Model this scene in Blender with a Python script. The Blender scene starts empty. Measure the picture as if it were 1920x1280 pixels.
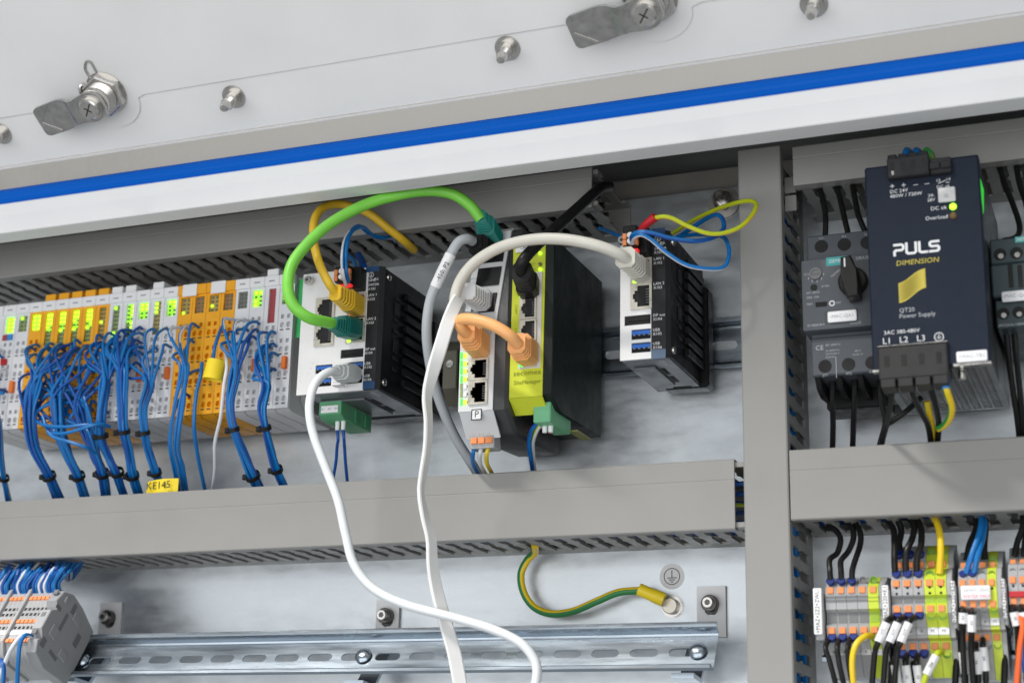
import bpy, bmesh, math, random
from mathutils import Vector, Matrix
random.seed(7)
SC = bpy.context.scene
COL = SC.collection
S = 0.001                                   # everything below is written in millimetres

# ------------------------------------------------------------------ camera, world, lamps, exposure
CR = ((0.9283149872716991, 0.37111186100805416, 0.022522678035341664),
      (-0.08378236941621081, 0.26782781715011117, -0.9598170528468497),
      (-0.36223169240384057, 0.8891255518652836, 0.2797212077024267))
CC = Vector((799.973, -1009.233, -358.697))
FPX = 3000.0
cam = bpy.data.objects.new('camera', bpy.data.cameras.new('camera'))
COL.objects.link(cam)
cam.matrix_world = Matrix(((CR[0][0], -CR[1][0], -CR[2][0], CC.x * S),
                           (CR[0][1], -CR[1][1], -CR[2][1], CC.y * S),
                           (CR[0][2], -CR[1][2], -CR[2][2], CC.z * S),
                           (0, 0, 0, 1)))
cam.data.sensor_width = 36.0
cam.data.lens = FPX / 1920 * 36
cam.data.clip_start = 0.02
cam.data.clip_end = 50
cam.data.dof.use_dof = True
cam.data.dof.focus_distance = 1.04
cam.data.dof.aperture_fstop = 7.0
SC.camera = cam

world = bpy.data.worlds.new('World')
SC.world = world
world.use_nodes = True
world.node_tree.nodes['Background'].inputs[0].default_value = (0.93, 0.97, 1.0, 1)
world.node_tree.nodes['Background'].inputs[1].default_value = 0.35


def area(name, loc, target, sx, sy, watts, col):
    l = bpy.data.lights.new(name, 'AREA')
    l.shape = 'RECTANGLE'
    l.size, l.size_y, l.energy, l.color = sx, sy, watts, col
    o = bpy.data.objects.new(name, l)
    COL.objects.link(o)
    o.location = loc
    o.rotation_euler = (Vector(target) - Vector(loc)).to_track_quat('-Z', 'Y').to_euler()
    return o


# ceiling luminaire of the workshop in front of the cabinet
area('ceiling_lamp', (-0.75, -1.75, 1.95), (0.35, 0.0, -0.1), 1.5, 0.14, 118, (1.0, 0.97, 0.93))
# unseen low fill lamp in front, added to brighten the door's underside
area('door_fill', (0.5, -3.6, -0.9), (0.4, 0.0, 0.0), 6.4, 2.6, 104, (0.98, 0.99, 1.0))
SC.view_settings.view_transform = 'Standard'
SC.view_settings.look = 'None'
SC.view_settings.exposure = 0.0
SC.view_settings.gamma = 1.0
SC.render.engine = 'CYCLES'
SC.cycles.max_bounces = 6
SC.cycles.use_denoising = True


# ------------------------------------------------------------------ layout helpers (d = distance in front of the mounting plate)
def ray(px, py):
    a, b = (px - 960) / FPX, (py - 640) / FPX
    return Vector([CR[0][i] * a + CR[1][i] * b + CR[2][i] for i in range(3)])


def at(px, py, d):
    r = ray(px, py)
    v = CC + r * ((-d - CC.y) / r.y)
    return (v.x, d, v.z)


def rect(d, x0, y0, x1, y1):
    a, b = at(x0, y0, d), at(x1, y1, d)
    return min(a[0], b[0]), max(a[0], b[0]), min(a[2], b[2]), max(a[2], b[2])


def W(p):
    return Vector((p[0], -p[1], p[2]))


# ------------------------------------------------------------------ materials
MATS = {}


def mat(name, col, rough=0.5, metal=0.0, var=0.06, scale=60.0, bump=0.0, emit=0.0, coat=0.0, spec=0.5, rvar=0.1, stretch=None, trans=0.0, sss=0.0):
    if name in MATS:
        return MATS[name]
    m = bpy.data.materials.new(name)
    m.use_nodes = True
    nt = m.node_tree
    b = nt.nodes['Principled BSDF']
    b.inputs['Roughness'].default_value = rough
    b.inputs['Metallic'].default_value = metal
    b.inputs['Coat Weight'].default_value = coat
    b.inputs['Specular IOR Level'].default_value = spec
    b.inputs['Transmission Weight'].default_value = trans
    if emit:
        b.inputs['Base Color'].default_value = (*col, 1)
        b.inputs['Emission Color'].default_value = (*col, 1)
        b.inputs['Emission Strength'].default_value = emit
        MATS[name] = m
        return m
    tc = nt.nodes.new('ShaderNodeTexCoord')
    geo = nt.nodes.new('ShaderNodeNewGeometry')
    mp = nt.nodes.new('ShaderNodeMapping')
    nt.links.new(geo.outputs['Position'], mp.inputs[0])
    if stretch:
        mp.inputs['Scale'].default_value = stretch
    n = nt.nodes.new('ShaderNodeTexNoise')
    n.inputs['Scale'].default_value = scale
    n.inputs['Detail'].default_value = 5
    n.inputs['Roughness'].default_value = 0.62
    nt.links.new(mp.outputs[0], n.inputs['Vector'])
    r = nt.nodes.new('ShaderNodeMapRange')
    r.inputs['From Min'].default_value = 0.3
    r.inputs['From Max'].default_value = 0.7
    r.inputs['To Min'].default_value = 1 - var
    r.inputs['To Max'].default_value = 1 + var
    nt.links.new(n.outputs[0], r.inputs[0])
    mul = nt.nodes.new('ShaderNodeVectorMath')
    mul.operation = 'SCALE'
    mul.inputs[0].default_value = col
    nt.links.new(r.outputs[0], mul.inputs['Scale'])
    nt.links.new(mul.outputs[0], b.inputs['Base Color'])
    r2 = nt.nodes.new('ShaderNodeMapRange')
    r2.inputs['From Min'].default_value = 0.3
    r2.inputs['From Max'].default_value = 0.7
    r2.inputs['To Min'].default_value = max(0.02, rough - rvar)
    r2.inputs['To Max'].default_value = min(1, rough + rvar)
    nt.links.new(n.outputs[0], r2.inputs[0])
    nt.links.new(r2.outputs[0], b.inputs['Roughness'])
    if bump:
        n2 = nt.nodes.new('ShaderNodeTexNoise')
        n2.inputs['Scale'].default_value = 900
        nt.links.new(geo.outputs['Position'], n2.inputs['Vector'])
        bp = nt.nodes.new('ShaderNodeBump')
        bp.inputs['Strength'].default_value = bump
        bp.inputs['Distance'].default_value = 0.0004
        nt.links.new(n2.outputs[0], bp.inputs['Height'])
        nt.links.new(bp.outputs[0], b.inputs['Normal'])
    MATS[name] = m
    return m


def galvanised(name, col, rough):
    m = mat(name, col, rough, 0.78, 0.05, 9.0, 0, rvar=0.06)
    nt = m.node_tree
    b = nt.nodes['Principled BSDF']
    geo = [n for n in nt.nodes if n.type == 'NEW_GEOMETRY'][0]
    v = nt.nodes.new('ShaderNodeTexNoise')
    v.inputs['Scale'].default_value = 34
    v.inputs['Detail'].default_value = 6
    v.inputs['Roughness'].default_value = 0.7
    v.inputs['Distortion'].default_value = 0.15
    mp = nt.nodes.new('ShaderNodeMapping')
    mp.inputs['Scale'].default_value = (1, 1, 2.6)
    mp.inputs['Rotation'].default_value = (0, 0.3, 0)
    nt.links.new(geo.outputs['Position'], mp.inputs[0])
    nt.links.new(mp.outputs[0], v.inputs['Vector'])
    r = nt.nodes.new('ShaderNodeMapRange')
    r.inputs['From Min'].default_value = 0.35
    r.inputs['From Max'].default_value = 0.65
    r.inputs['To Min'].default_value = rough - 0.05
    r.inputs['To Max'].default_value = rough + 0.10
    nt.links.new(v.outputs[0], r.inputs[0])
    nt.links.new(r.outputs[0], b.inputs['Roughness'])
    r3 = nt.nodes.new('ShaderNodeMapRange')
    r3.inputs['From Min'].default_value = 0.3
    r3.inputs['From Max'].default_value = 0.7
    r3.inputs['To Min'].default_value = 0.89
    r3.inputs['To Max'].default_value = 1.08
    nt.links.new(v.outputs[0], r3.inputs[0])
    old = b.inputs['Base Color'].links[0].from_socket
    mm = nt.nodes.new('ShaderNodeVectorMath')
    mm.operation = 'SCALE'
    nt.links.new(old, mm.inputs[0])
    nt.links.new(r3.outputs[0], mm.inputs['Scale'])
    nt.links.new(mm.outputs[0], b.inputs['Base Color'])
    bp = nt.nodes.new('ShaderNodeBump')
    bp.inputs['Strength'].default_value = 0.02
    bp.inputs['Distance'].default_value = 0.001
    nt.links.new(v.outputs[0], bp.inputs['Height'])
    nt.links.new(bp.outputs[0], b.inputs['Normal'])
    return m


DOOR = mat('door_steel', (0.85, 0.845, 0.835), 0.45, 0.05, 0.025, 14, 0.05)
FRAME = mat('frame_steel', (0.85, 0.85, 0.855), 0.5, 0.0, 0.03, 10, 0)
FLANGE = mat('flange_steel', (0.39, 0.37, 0.335), 0.45, 0.35, 0.13, 26, 0)
SEAL = mat('blue_silicone', (0.0, 0.115, 0.57), 0.5, 0, 0.05, 30, 0, stretch=(0.05, 6, 6), spec=0.12)
PLATE = galvanised('galvanised_plate', (0.645, 0.685, 0.715), 0.33)
ZINC = mat('zinc_rail', (0.35, 0.40, 0.45), 0.24, 0.95, 0.05, 30, 0, stretch=(0.3, 3, 3))
STEEL = mat('bright_steel', (0.62, 0.60, 0.57), 0.28, 1.0, 0.08, 200)
DARKSTEEL = mat('dark_steel', (0.12, 0.115, 0.11), 0.35, 0.9, 0.1, 200)
CAMSTEEL = mat('cam_steel', (0.46, 0.45, 0.435), 0.32, 0.95, 0.14, 160, 0.15)
ROOF = mat('roof_steel', (0.30, 0.30, 0.30), 0.5, 0.4, 0.06, 20)
DUCT = mat('duct_pvc', (0.272, 0.267, 0.254), 0.48, 0, 0.03, 25, 0.05)
WHITE = mat('white_plastic', (0.74, 0.745, 0.76), 0.42, 0, 0.03, 90)
IPCWHITE = mat('white_front', (0.78, 0.775, 0.77), 0.36, 0.1, 0.02, 60)
GREYP = mat('grey_plastic', (0.38, 0.385, 0.39), 0.45, 0, 0.04, 90)
MIDGREY = mat('mid_grey_plastic', (0.17, 0.172, 0.176), 0.45, 0, 0.04, 90)
ORANGE = mat('orange_plastic', (0.88, 0.40, 0.012), 0.42, 0, 0.04, 90)
LEVER = mat('orange_lever', (0.85, 0.20, 0.03), 0.45, 0, 0.05, 90)
LEVER2 = mat('light_orange_lever', (0.84, 0.28, 0.09), 0.45, 0, 0.05, 90)
BLACK = mat('black_plastic', (0.012, 0.012, 0.013), 0.42, 0, 0.1, 120, spec=0.25)
BLACKM = mat('black_metal', (0.010, 0.010, 0.011), 0.38, 0.1, 0.1, 120, spec=0.25)
STRIPB = mat('black_strip', (0.022, 0.022, 0.024), 0.40, 0, 0.08, 120, spec=0.25)
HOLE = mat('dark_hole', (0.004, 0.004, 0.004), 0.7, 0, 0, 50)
GREYHOLE = mat('grey_recess', (0.16, 0.16, 0.165), 0.6, 0, 0.05, 90)
NAVY = mat('navy_paint', (0.009, 0.015, 0.029), 0.5, 0, 0.06, 150, 0.2, spec=0.2)
STARTER = mat('anthracite_plastic', (0.065, 0.074, 0.086), 0.5, 0, 0.05, 120, 0.1)
CONTACTORM = mat('dark_green_grey_plastic', (0.035, 0.055, 0.062), 0.5, 0, 0.05, 120, 0.1)
KNOB = mat('knob_black', (0.020, 0.019, 0.018), 0.42, 0, 0.05, 120, spec=0.25)
TEAL = mat('teal_print', (0.05, 0.37, 0.36), 0.5, 0, 0.02, 90)
LIME = mat('lime_front', (0.56, 0.62, 0.025), 0.42, 0, 0.03, 60)
SOCKET = mat('socket_shell', (0.66, 0.62, 0.53), 0.33, 0.6, 0.06, 120)
USBBLUE = mat('usb_blue', (0.02, 0.13, 0.50), 0.4, 0, 0.05, 90)
IPCGREY = mat('ipc_bottom', (0.155, 0.165, 0.18), 0.42, 0.5, 0.06, 60)
LOGOBLUE = mat('label_blue', (0.008, 0.05, 0.14), 0.4, 0, 0.03, 90)
PGREEN = mat('green_terminal', (0.16, 0.47, 0.25), 0.45, 0, 0.04, 90)
GYGREEN = mat('earth_green_plastic', (0.55, 0.66, 0.04), 0.45, 0, 0.05, 90)
WBLUE = mat('wire_blue', (0.003, 0.15, 0.44), 0.40, 0, 0.08, 160)
WBLUE2 = mat('wire_dark_blue', (0.004, 0.075, 0.33), 0.42, 0, 0.08, 160)
WWHITE = mat('wire_white', (0.70, 0.71, 0.74), 0.42, 0, 0.04, 160)
WBLACK = mat('wire_black', (0.010, 0.010, 0.010), 0.40, 0, 0.08, 160, spec=0.25)
WYEL = mat('wire_yellow', (0.82, 0.58, 0.015), 0.42, 0, 0.06, 160)
WGRN = mat('wire_green', (0.02, 0.20, 0.05), 0.42, 0, 0.06, 160)
WLIME = mat('wire_yellow_green', (0.50, 0.58, 0.015), 0.42, 0, 0.06, 160)
WORANGE = mat('wire_orange', (0.85, 0.13, 0.02), 0.42, 0, 0.06, 160)
CGREEN = mat('cable_green', (0.20, 0.62, 0.065), 0.46, 0, 0.04, 120)
CTEAL = mat('plug_teal', (0.003, 0.165, 0.135), 0.5, 0, 0.05, 120)
CYEL = mat('cable_yellow', (0.80, 0.50, 0.028), 0.46, 0, 0.04, 120)
CORANGE = mat('cable_orange', (0.88, 0.43, 0.16), 0.5, 0, 0.04, 120)
CGREY = mat('cable_grey', (0.46, 0.485, 0.51), 0.48, 0, 0.04, 120)
CBEIGE = mat('cable_beige', (0.62, 0.60, 0.53), 0.46, 0, 0.04, 120)
CWHITE = mat('cable_white', (0.80, 0.80, 0.785), 0.46, 0, 0.03, 120)
CCOOL = mat('cable_cool_white', (0.72, 0.75, 0.77), 0.46, 0, 0.03, 120)
FERBLUE = mat('ferrule_blue', (0.004, 0.022, 0.18), 0.4, 0, 0.05, 120)
TAGY = mat('tag_yellow', (0.88, 0.66, 0.02), 0.42, 0, 0.03, 90)
PAPER = mat('label_white', (0.82, 0.82, 0.83), 0.5, 0, 0.02, 90)
INK = mat('ink_black', (0.02, 0.02, 0.022), 0.6, 0, 0, 50)
INKG = mat('ink_grey', (0.30, 0.31, 0.34), 0.6, 0, 0, 50)
INKW = mat('ink_white', (0.72, 0.73, 0.74), 0.6, 0, 0, 50)
INKDW = mat('ink_pale_grey', (0.42, 0.44, 0.46), 0.6, 0, 0, 50)
INKY = mat('ink_gold', (0.55, 0.45, 0.06), 0.6, 0, 0, 50)
INKR = mat('ink_red', (0.75, 0.15, 0.22), 0.6, 0, 0, 50)
INKL = mat('ink_dark_lime', (0.20, 0.24, 0.01), 0.6, 0, 0, 50)
REDP = mat('red_plastic', (0.50, 0.012, 0.02), 0.4, 0, 0.05, 90)
REDL = mat('red_print', (0.35, 0.05, 0.06), 0.5, 0, 0.05, 90)
BLUEP = mat('blue_plastic', (0.03, 0.25, 0.62), 0.4, 0, 0.05, 90)
GREYD = mat('dim_grey_plastic', (0.34, 0.345, 0.355), 0.5, 0, 0.05, 90)
GREYT = mat('block_grey_plastic', (0.40, 0.405, 0.41), 0.45, 0, 0.05, 90)
WINDOWG = mat('led_window_green', (0.26, 0.36, 0.13), 0.3, 0, 0.05, 90)
WINDOWO = mat('led_window_amber', (0.42, 0.31, 0.09), 0.3, 0, 0.05, 90)
OLIVE = mat('olive_clamp', (0.105, 0.10, 0.075), 0.5, 0, 0.06, 90)
LEDG = mat('led_lit', (0.40, 1.0, 0.03), emit=1.9)
LEDWIN = mat('led_window_lit', (0.30, 0.90, 0.03), emit=0.85)
LEDGR = mat('led_green_lit', (0.04, 0.9, 0.05), emit=2.2)
LEDOR = mat('led_orange_lit', (1.0, 0.16, 0.03), emit=4.0)
LEDRED = mat('led_red_lit', (0.9, 0.03, 0.03), emit=0.55)
LEDOFF = mat('led_off', (0.13, 0.15, 0.08), 0.25, 0, 0.05, 90)


# ------------------------------------------------------------------ mesh builder (coordinates x, d, z in mm; d towards the viewer)
class MB:
    def __init__(self, origin=(0, 0, 0)):
        self.bm = bmesh.new()
        self.o = W(origin)

    def _v(self, p):
        return self.bm.verts.new((W(p) - self.o) * S)

    def box(self, x0, x1, d0, d1, z0, z1, b=0.0, mi=0, seg=1):
        vs = [self._v((x, d, z)) for x in (x0, x1) for d in (d0, d1) for z in (z0, z1)]
        fs = [(0, 1, 3, 2), (4, 6, 7, 5), (0, 4, 5, 1), (2, 3, 7, 6), (0, 2, 6, 4), (1, 5, 7, 3)]
        faces = [self.bm.faces.new([vs[i] for i in f]) for f in fs]
        for f in faces:
            f.material_index = mi
        if b:
            es = list({e for f in faces for e in f.edges})
            r = bmesh.ops.bevel(self.bm, geom=es, offset=b * S, segments=seg, affect='EDGES', profile=0.5)
            for f in r['faces']:
                f.material_index = mi
        return self

    def prism(self, poly, axis, a0, a1, mi=0, b=0.0):
        """poly: points in the two other axes; axis 'x' -> (d,z), 'd' -> (x,z), 'z' -> (x,d)"""
        def mk(p, a):
            return {'x': (a, p[0], p[1]), 'd': (p[0], a, p[1]), 'z': (p[0], p[1], a)}[axis]
        A = [self._v(mk(p, a0)) for p in poly]
        B = [self._v(mk(p, a1)) for p in poly]
        fs = [self.bm.faces.new(A), self.bm.faces.new(B[::-1])]
        n = len(poly)
        for i in range(n):
            fs.append(self.bm.faces.new((A[i], B[i], B[(i + 1) % n], A[(i + 1) % n])))
        for f in fs:
            f.material_index = mi
        if b:
            es = list({e for f in fs[:2] for e in f.edges})
            r = bmesh.ops.bevel(self.bm, geom=es, offset=b * S, segments=1, affect='EDGES', profile=0.5)
            for f in r['faces']:
                f.material_index = mi
        return self

    def poly(self, pts, mi=0):
        f = self.bm.faces.new([self._v(p) for p in pts])
        f.material_index = mi
        return self

    def lathe(self, c, ax, prof, n=16, mi=0, capped=True, phase=0.0):
        """prof: [(distance along ax, radius)], ax a direction in (x,d,z)"""
        a = W(ax).normalized()
        u = a.orthogonal().normalized()
        v = a.cross(u)
        c = W(c)
        rings = []
        for h, r in prof:
            rings.append([self.bm.verts.new((c + a * h + (u * math.cos(t) + v * math.sin(t)) * r - self.o) * S)
                          for t in [2 * math.pi * (i + phase) / n for i in range(n)]])
        for A, B in zip(rings, rings[1:]):
            for i in range(n):
                f = self.bm.faces.new((A[i], A[(i + 1) % n], B[(i + 1) % n], B[i]))
                f.material_index = mi
        if capped:
            for R_ in (rings[0][::-1], rings[-1]):
                f = self.bm.faces.new(R_)
                f.material_index = mi
        return self

    def cyl(self, c, ax, r, h, n=16, mi=0, ch=0.0):
        pr = [(0, r), (h, r)] if not ch else [(0, r - ch), (ch, r), (h - ch, r), (h, r - ch)]
        return self.lathe(c, ax, pr, n, mi)

    def loft(self, rings, mi=0, capped=True, mifun=None):
        """rings: lists of (x,d,z) points"""
        R_ = [[self._v(p) for p in r] for r in rings]
        n = len(R_[0])
        for k, (A, B) in enumerate(zip(R_, R_[1:])):
            for i in range(n):
                f = self.bm.faces.new((A[i], A[(i + 1) % n], B[(i + 1) % n], B[i]))
                f.material_index = mifun(k, i) if mifun else mi
        if capped:
            for r in (R_[0][::-1], R_[-1]):
                f = self.bm.faces.new(r)
                f.material_index = mi
        return self

    def tube(self, pts, r, n=8, res=7, mifun=None, mi=0, rfun=None):
        P = smooth(pts, res)
        T = [(P[min(i + 1, len(P) - 1)] - P[max(i - 1, 0)]).normalized() for i in range(len(P))]
        u = T[0].orthogonal().normalized()
        rings = []
        for i, p in enumerate(P):
            u = (u - T[i] * u.dot(T[i])).normalized()
            v = T[i].cross(u)
            rr = r if not rfun else rfun(i / (len(P) - 1)) * r
            rings.append([self.bm.verts.new((p + (u * math.cos(2 * math.pi * k / n) + v * math.sin(2 * math.pi * k / n)) * rr - self.o) * S) for k in range(n)])
        for k, (A, B) in enumerate(zip(rings, rings[1:])):
            for i in range(n):
                f = self.bm.faces.new((A[i], A[(i + 1) % n], B[(i + 1) % n], B[i]))
                f.material_index = mifun(k, i) if mifun else mi
        for q in (rings[0][::-1], rings[-1]):
            self.bm.faces.new(q).material_index = mi
        return self

    def mesh(self, name, mats, angle=35):
        bmesh.ops.recalc_face_normals(self.bm, faces=self.bm.faces[:])
        me = bpy.data.meshes.new(name)
        self.bm.to_mesh(me)
        self.bm.free()
        for m in (mats if isinstance(mats, (list, tuple)) else [mats]):
            me.materials.append(m)
        me.shade_smooth()
        me.set_sharp_from_angle(angle=math.radians(angle))
        return me

    def obj(self, name, mats, parent=None, label=None, angle=35):
        o = bpy.data.objects.new(name, self.mesh(name, mats, angle))
        COL.objects.link(o)
        if parent is not None:
            o.parent = parent
        else:
            o.location = self.o * S
        if label:
            o['label'] = label
        return o


def smooth(pts, res=7):
    """Catmull-Rom through points given as (x,d,z)"""
    Q = [W(p) for p in pts]
    if len(Q) < 3:
        return Q
    Q = [Q[0] * 2 - Q[1]] + Q + [Q[-1] * 2 - Q[-2]]
    out = []
    for i in range(1, len(Q) - 2):
        p0, p1, p2, p3 = Q[i - 1:i + 3]
        for k in range(res):
            t = k / res
            out.append(0.5 * ((2 * p1) + (p2 - p0) * t + (2 * p0 - 5 * p1 + 4 * p2 - p3) * t * t + (3 * p1 - p0 - 3 * p2 + p3) * t ** 3))
    out.append(Q[-2])
    return out


def thing(name, label, cat, loc=(0, 0, 0), group=None):
    o = bpy.data.objects.new(name, None)
    COL.objects.link(o)
    o.empty_display_size = 0.01
    o.location = W(loc) * S
    o['label'] = label
    o['category'] = cat
    if group:
        o['group'] = group
    return o


def tag(o, label, cat, group=None):
    o['label'] = label
    o['category'] = cat
    if group:
        o['group'] = group
    return o


def instance(name, me, parent, loc=(0, 0, 0), rot=None):
    o = bpy.data.objects.new(name, me)
    COL.objects.link(o)
    o.parent = parent
    o.location = W(loc) * S
    if rot:
        o.rotation_euler = rot
    return o


TXT = {}


def text(s, parent, org, x, d, z, size, m, name='lettering', align='CENTER', rotz=0.0, sx=1.0, rot=None, thick=0.03, shear=0.0):
    """flat print facing the viewer at (x,d,z); org = origin of the parent in mm"""
    key = (s, m.name, align, size, sx, shear)
    if key not in TXT:
        c = bpy.data.curves.new(name, 'FONT')
        c.body = s
        c.size = size * S
        c.align_x = align
        c.align_y = 'CENTER'
        c.resolution_u = 2
        c.extrude = thick * S
        c.shear = shear
        c.space_character = 1.03
        me = bpy.data.meshes.new_from_object(bpy.data.objects.new('tmp', c))
        me.name = name
        me.transform(Matrix.Diagonal((sx, 1, 1, 1)))
        me.materials.clear()
        me.materials.append(m)
        TXT[key] = me
    o = instance(name, TXT[key], parent, (x - org[0], d - org[1], z - org[2]))
    o.rotation_euler = rot if rot else (math.radians(90), math.radians(rotz), 0)
    return o


def holed(outer, holes, thick, m, name):
    """plate in the x/z plane with real openings, front at d=0, back at d=-thick"""
    c = bpy.data.curves.new(name, 'CURVE')
    c.dimensions = '2D'
    c.fill_mode = 'BOTH'
    c.extrude = thick * S / 2
    for pts in [outer] + holes:
        s = c.splines.new('POLY')
        s.points.add(len(pts) - 1)
        s.use_cyclic_u = True
        for p, q in zip(s.points, pts):
            p.co = (q[0] * S, q[1] * S, 0, 1)
    me = bpy.data.meshes.new_from_object(bpy.data.objects.new('tmp', c))
    me.name = name
    me.transform(Matrix.Rotation(math.radians(90), 4, 'X'))
    me.transform(Matrix.Translation((0, thick * S / 2, 0)))
    me.materials.clear()
    me.materials.append(m)
    return me


def R4(x0, x1, z0, z1):
    return [(x0, z0), (x1, z0), (x1, z1), (x0, z1)]


def circ(x, z, r, n=10):
    return [(x + r * math.cos(2 * math.pi * i / n), z + r * math.sin(2 * math.pi * i / n)) for i in range(n)]


def stadium(x0, x1, z, r, n=6):
    return ([(x1 - r + r * math.cos(-math.pi / 2 + math.pi * i / n), z + r * math.sin(-math.pi / 2 + math.pi * i / n)) for i in range(n + 1)] +
            [(x0 + r + r * math.cos(math.pi / 2 + math.pi * i / n), z + r * math.sin(math.pi / 2 + math.pi * i / n)) for i in range(n + 1)])


ORD = ['first', 'second', 'third', 'fourth', 'fifth', 'sixth', 'seventh', 'eighth', 'ninth', 'tenth', 'eleventh', 'twelfth']
# ------------------------------------------------------------------ the enclosure: mounting plate, roof, front frame, blue seal
plate = thing('mounting_plate', 'galvanised steel mounting plate behind all the devices and ducts', 'mounting plate', (300, 0, -150))
MB((300, 0, -150)).box(-170, 960, -3, 0, -460, 56, 0.6).obj('sheet', PLATE, plate)
enc = thing('cabinet', 'steel control cabinet with white front frame and dark inside roof above the plate', 'control cabinet', (400, 150, 25))
O = (400, 150, 25)
MB(O).box(-300, 1100, -62, -60, -480, 140).obj('back_wall', ROOF, enc)
MB(O).prism([(-60, 138), (-60, 134), (118, 92), (118, 96)], 'x', -300, 1100).obj('roof', ROOF, enc)
MB(O).prism([(-24, 64), (-20, 64.5), (-20, 80), (-24, 82), (-34, 82), (-34, 64)], 'x', -300, 1100).obj('mounting_strip', FLANGE, enc)
MB(O).prism([(128, 30.0), (144.4, 30.0), (145, 30.6), (145, 43.5), (147.4, 51.0), (146.4, 52), (145, 58), (142, 58), (143, 51), (141.4, 43.5), (141.4, 32.6), (128, 32.6)],
            'x', -300, 1100).obj('front_frame', FRAME, enc, angle=8)
MB(O).prism([(144.2, 60), (146, 64.5), (150.6, 77), (148, 80), (117, 96), (117, 92), (136, 76)], 'x', -300, 1100).obj('hinge_strip', FLANGE, enc, angle=8)
# ribbed bulb of the seal
prof = []
for i in range(13):
    t = i / 12
    prof.append((145.4 + 4.2 * math.sin(math.pi * t) ** 0.6 + (0.3 if i % 2 else 0), 51.6 + 12.0 * t))
MB(O).prism(prof + [(144.4, 63.6), (144.4, 51.6)], 'x', -300, 1100).obj('seal', SEAL, enc, 'blue silicone seal along the cabinet edge')

# ------------------------------------------------------------------ the lifted door: plane through the hinge line, tilted 40 degrees up towards the viewer
DU = Vector((0, 0.762, 0.648))       # up the slope, in (x, d, z)
DN = Vector((0, 0.648, -0.762))      # out of the inner face
D0 = Vector((0, 150.5, 78.2))


def dp(x, s, h):
    v = D0 + DU * s + DN * h
    return (x, v.y, v.z)


def dpix(px, py, h):
    r = ray(px, py)
    n = Vector((0, -DN.y, DN.z))
    p0 = W(D0 + DN * h)
    k = (p0 - CC).dot(n) / r.dot(n)
    v = CC + r * k
    q = Vector((0, -v.y, v.z)) - (D0 + DN * h)
    return v.x, q.y * DU.y + q.z * DU.z


OD = (400, 150.5, 86.5)


def dslab(mb, poly, h0, h1, b=0.0):
    A = [mb._v(dp(x, s, h0)) for x, s in poly]
    B = [mb._v(dp(x, s, h1)) for x, s in poly]
    n = len(poly)
    fs = [mb.bm.faces.new(A), mb.bm.faces.new(B[::-1])]
    for i in range(n):
        fs.append(mb.bm.faces.new((A[i], B[i], B[(i + 1) % n], A[(i + 1) % n])))
    if b:
        bmesh.ops.bevel(mb.bm, geom=list({e for f in fs[1:2] for e in f.edges}), offset=b * S, segments=2, affect='EDGES', profile=0.5)


OD = O
m = MB(OD)
dslab(m, [(-300, 1.5), (1100, 1.5), (1100, 430), (-300, 430)], -3, 0)
door = m.obj('door', DOOR, enc, 'lifted white steel door seen from its inner side')
# rounded lower edge of the door, a bent hem standing a little proud
hem = []
for k in range(7):
    a = math.radians(-100 + 190 * k / 6)
    hem.append((1.2 + 2.6 * math.cos(a), -1.4 + 2.6 * math.sin(a)))
m = MB(OD)
rings = [[dp(x, 1.2 - p[0], p[1]) for p in hem] for x in (-300, 1100)]
m.loft(rings).obj('hem', DOOR, door)
# upper stiffening sheet with half-round tabs below the latches
LATCH = [dpix(165, 204, 29), dpix(1207, 27, 29)]
s1 = dpix(640, 112, 1.5)[1]
out = [(-300, s1)]
for lx, ls in LATCH:
    r = 22
    out += [(lx - r - 4, s1)]
    for k in range(13):
        a = math.pi + math.pi * k / 12
        out.append((lx + r * math.cos(a), min(s1, ls) - 2 + r * 0.85 * math.sin(a)))
    out += [(lx + r + 6, s1)]
out += [(1100, s1), (1100, 429), (-300, 429)]
m = MB(OD)
dslab(m, out, 0.1, 1.7)
m.obj('stiffening_sheet', DOOR, door)


def on_door(mb, x, s, h0, prof, n=16, mi=0, phase=0.0):
    mb.lathe(dp(x, s, h0), tuple(DN), prof, n, mi, phase=phase)


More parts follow.
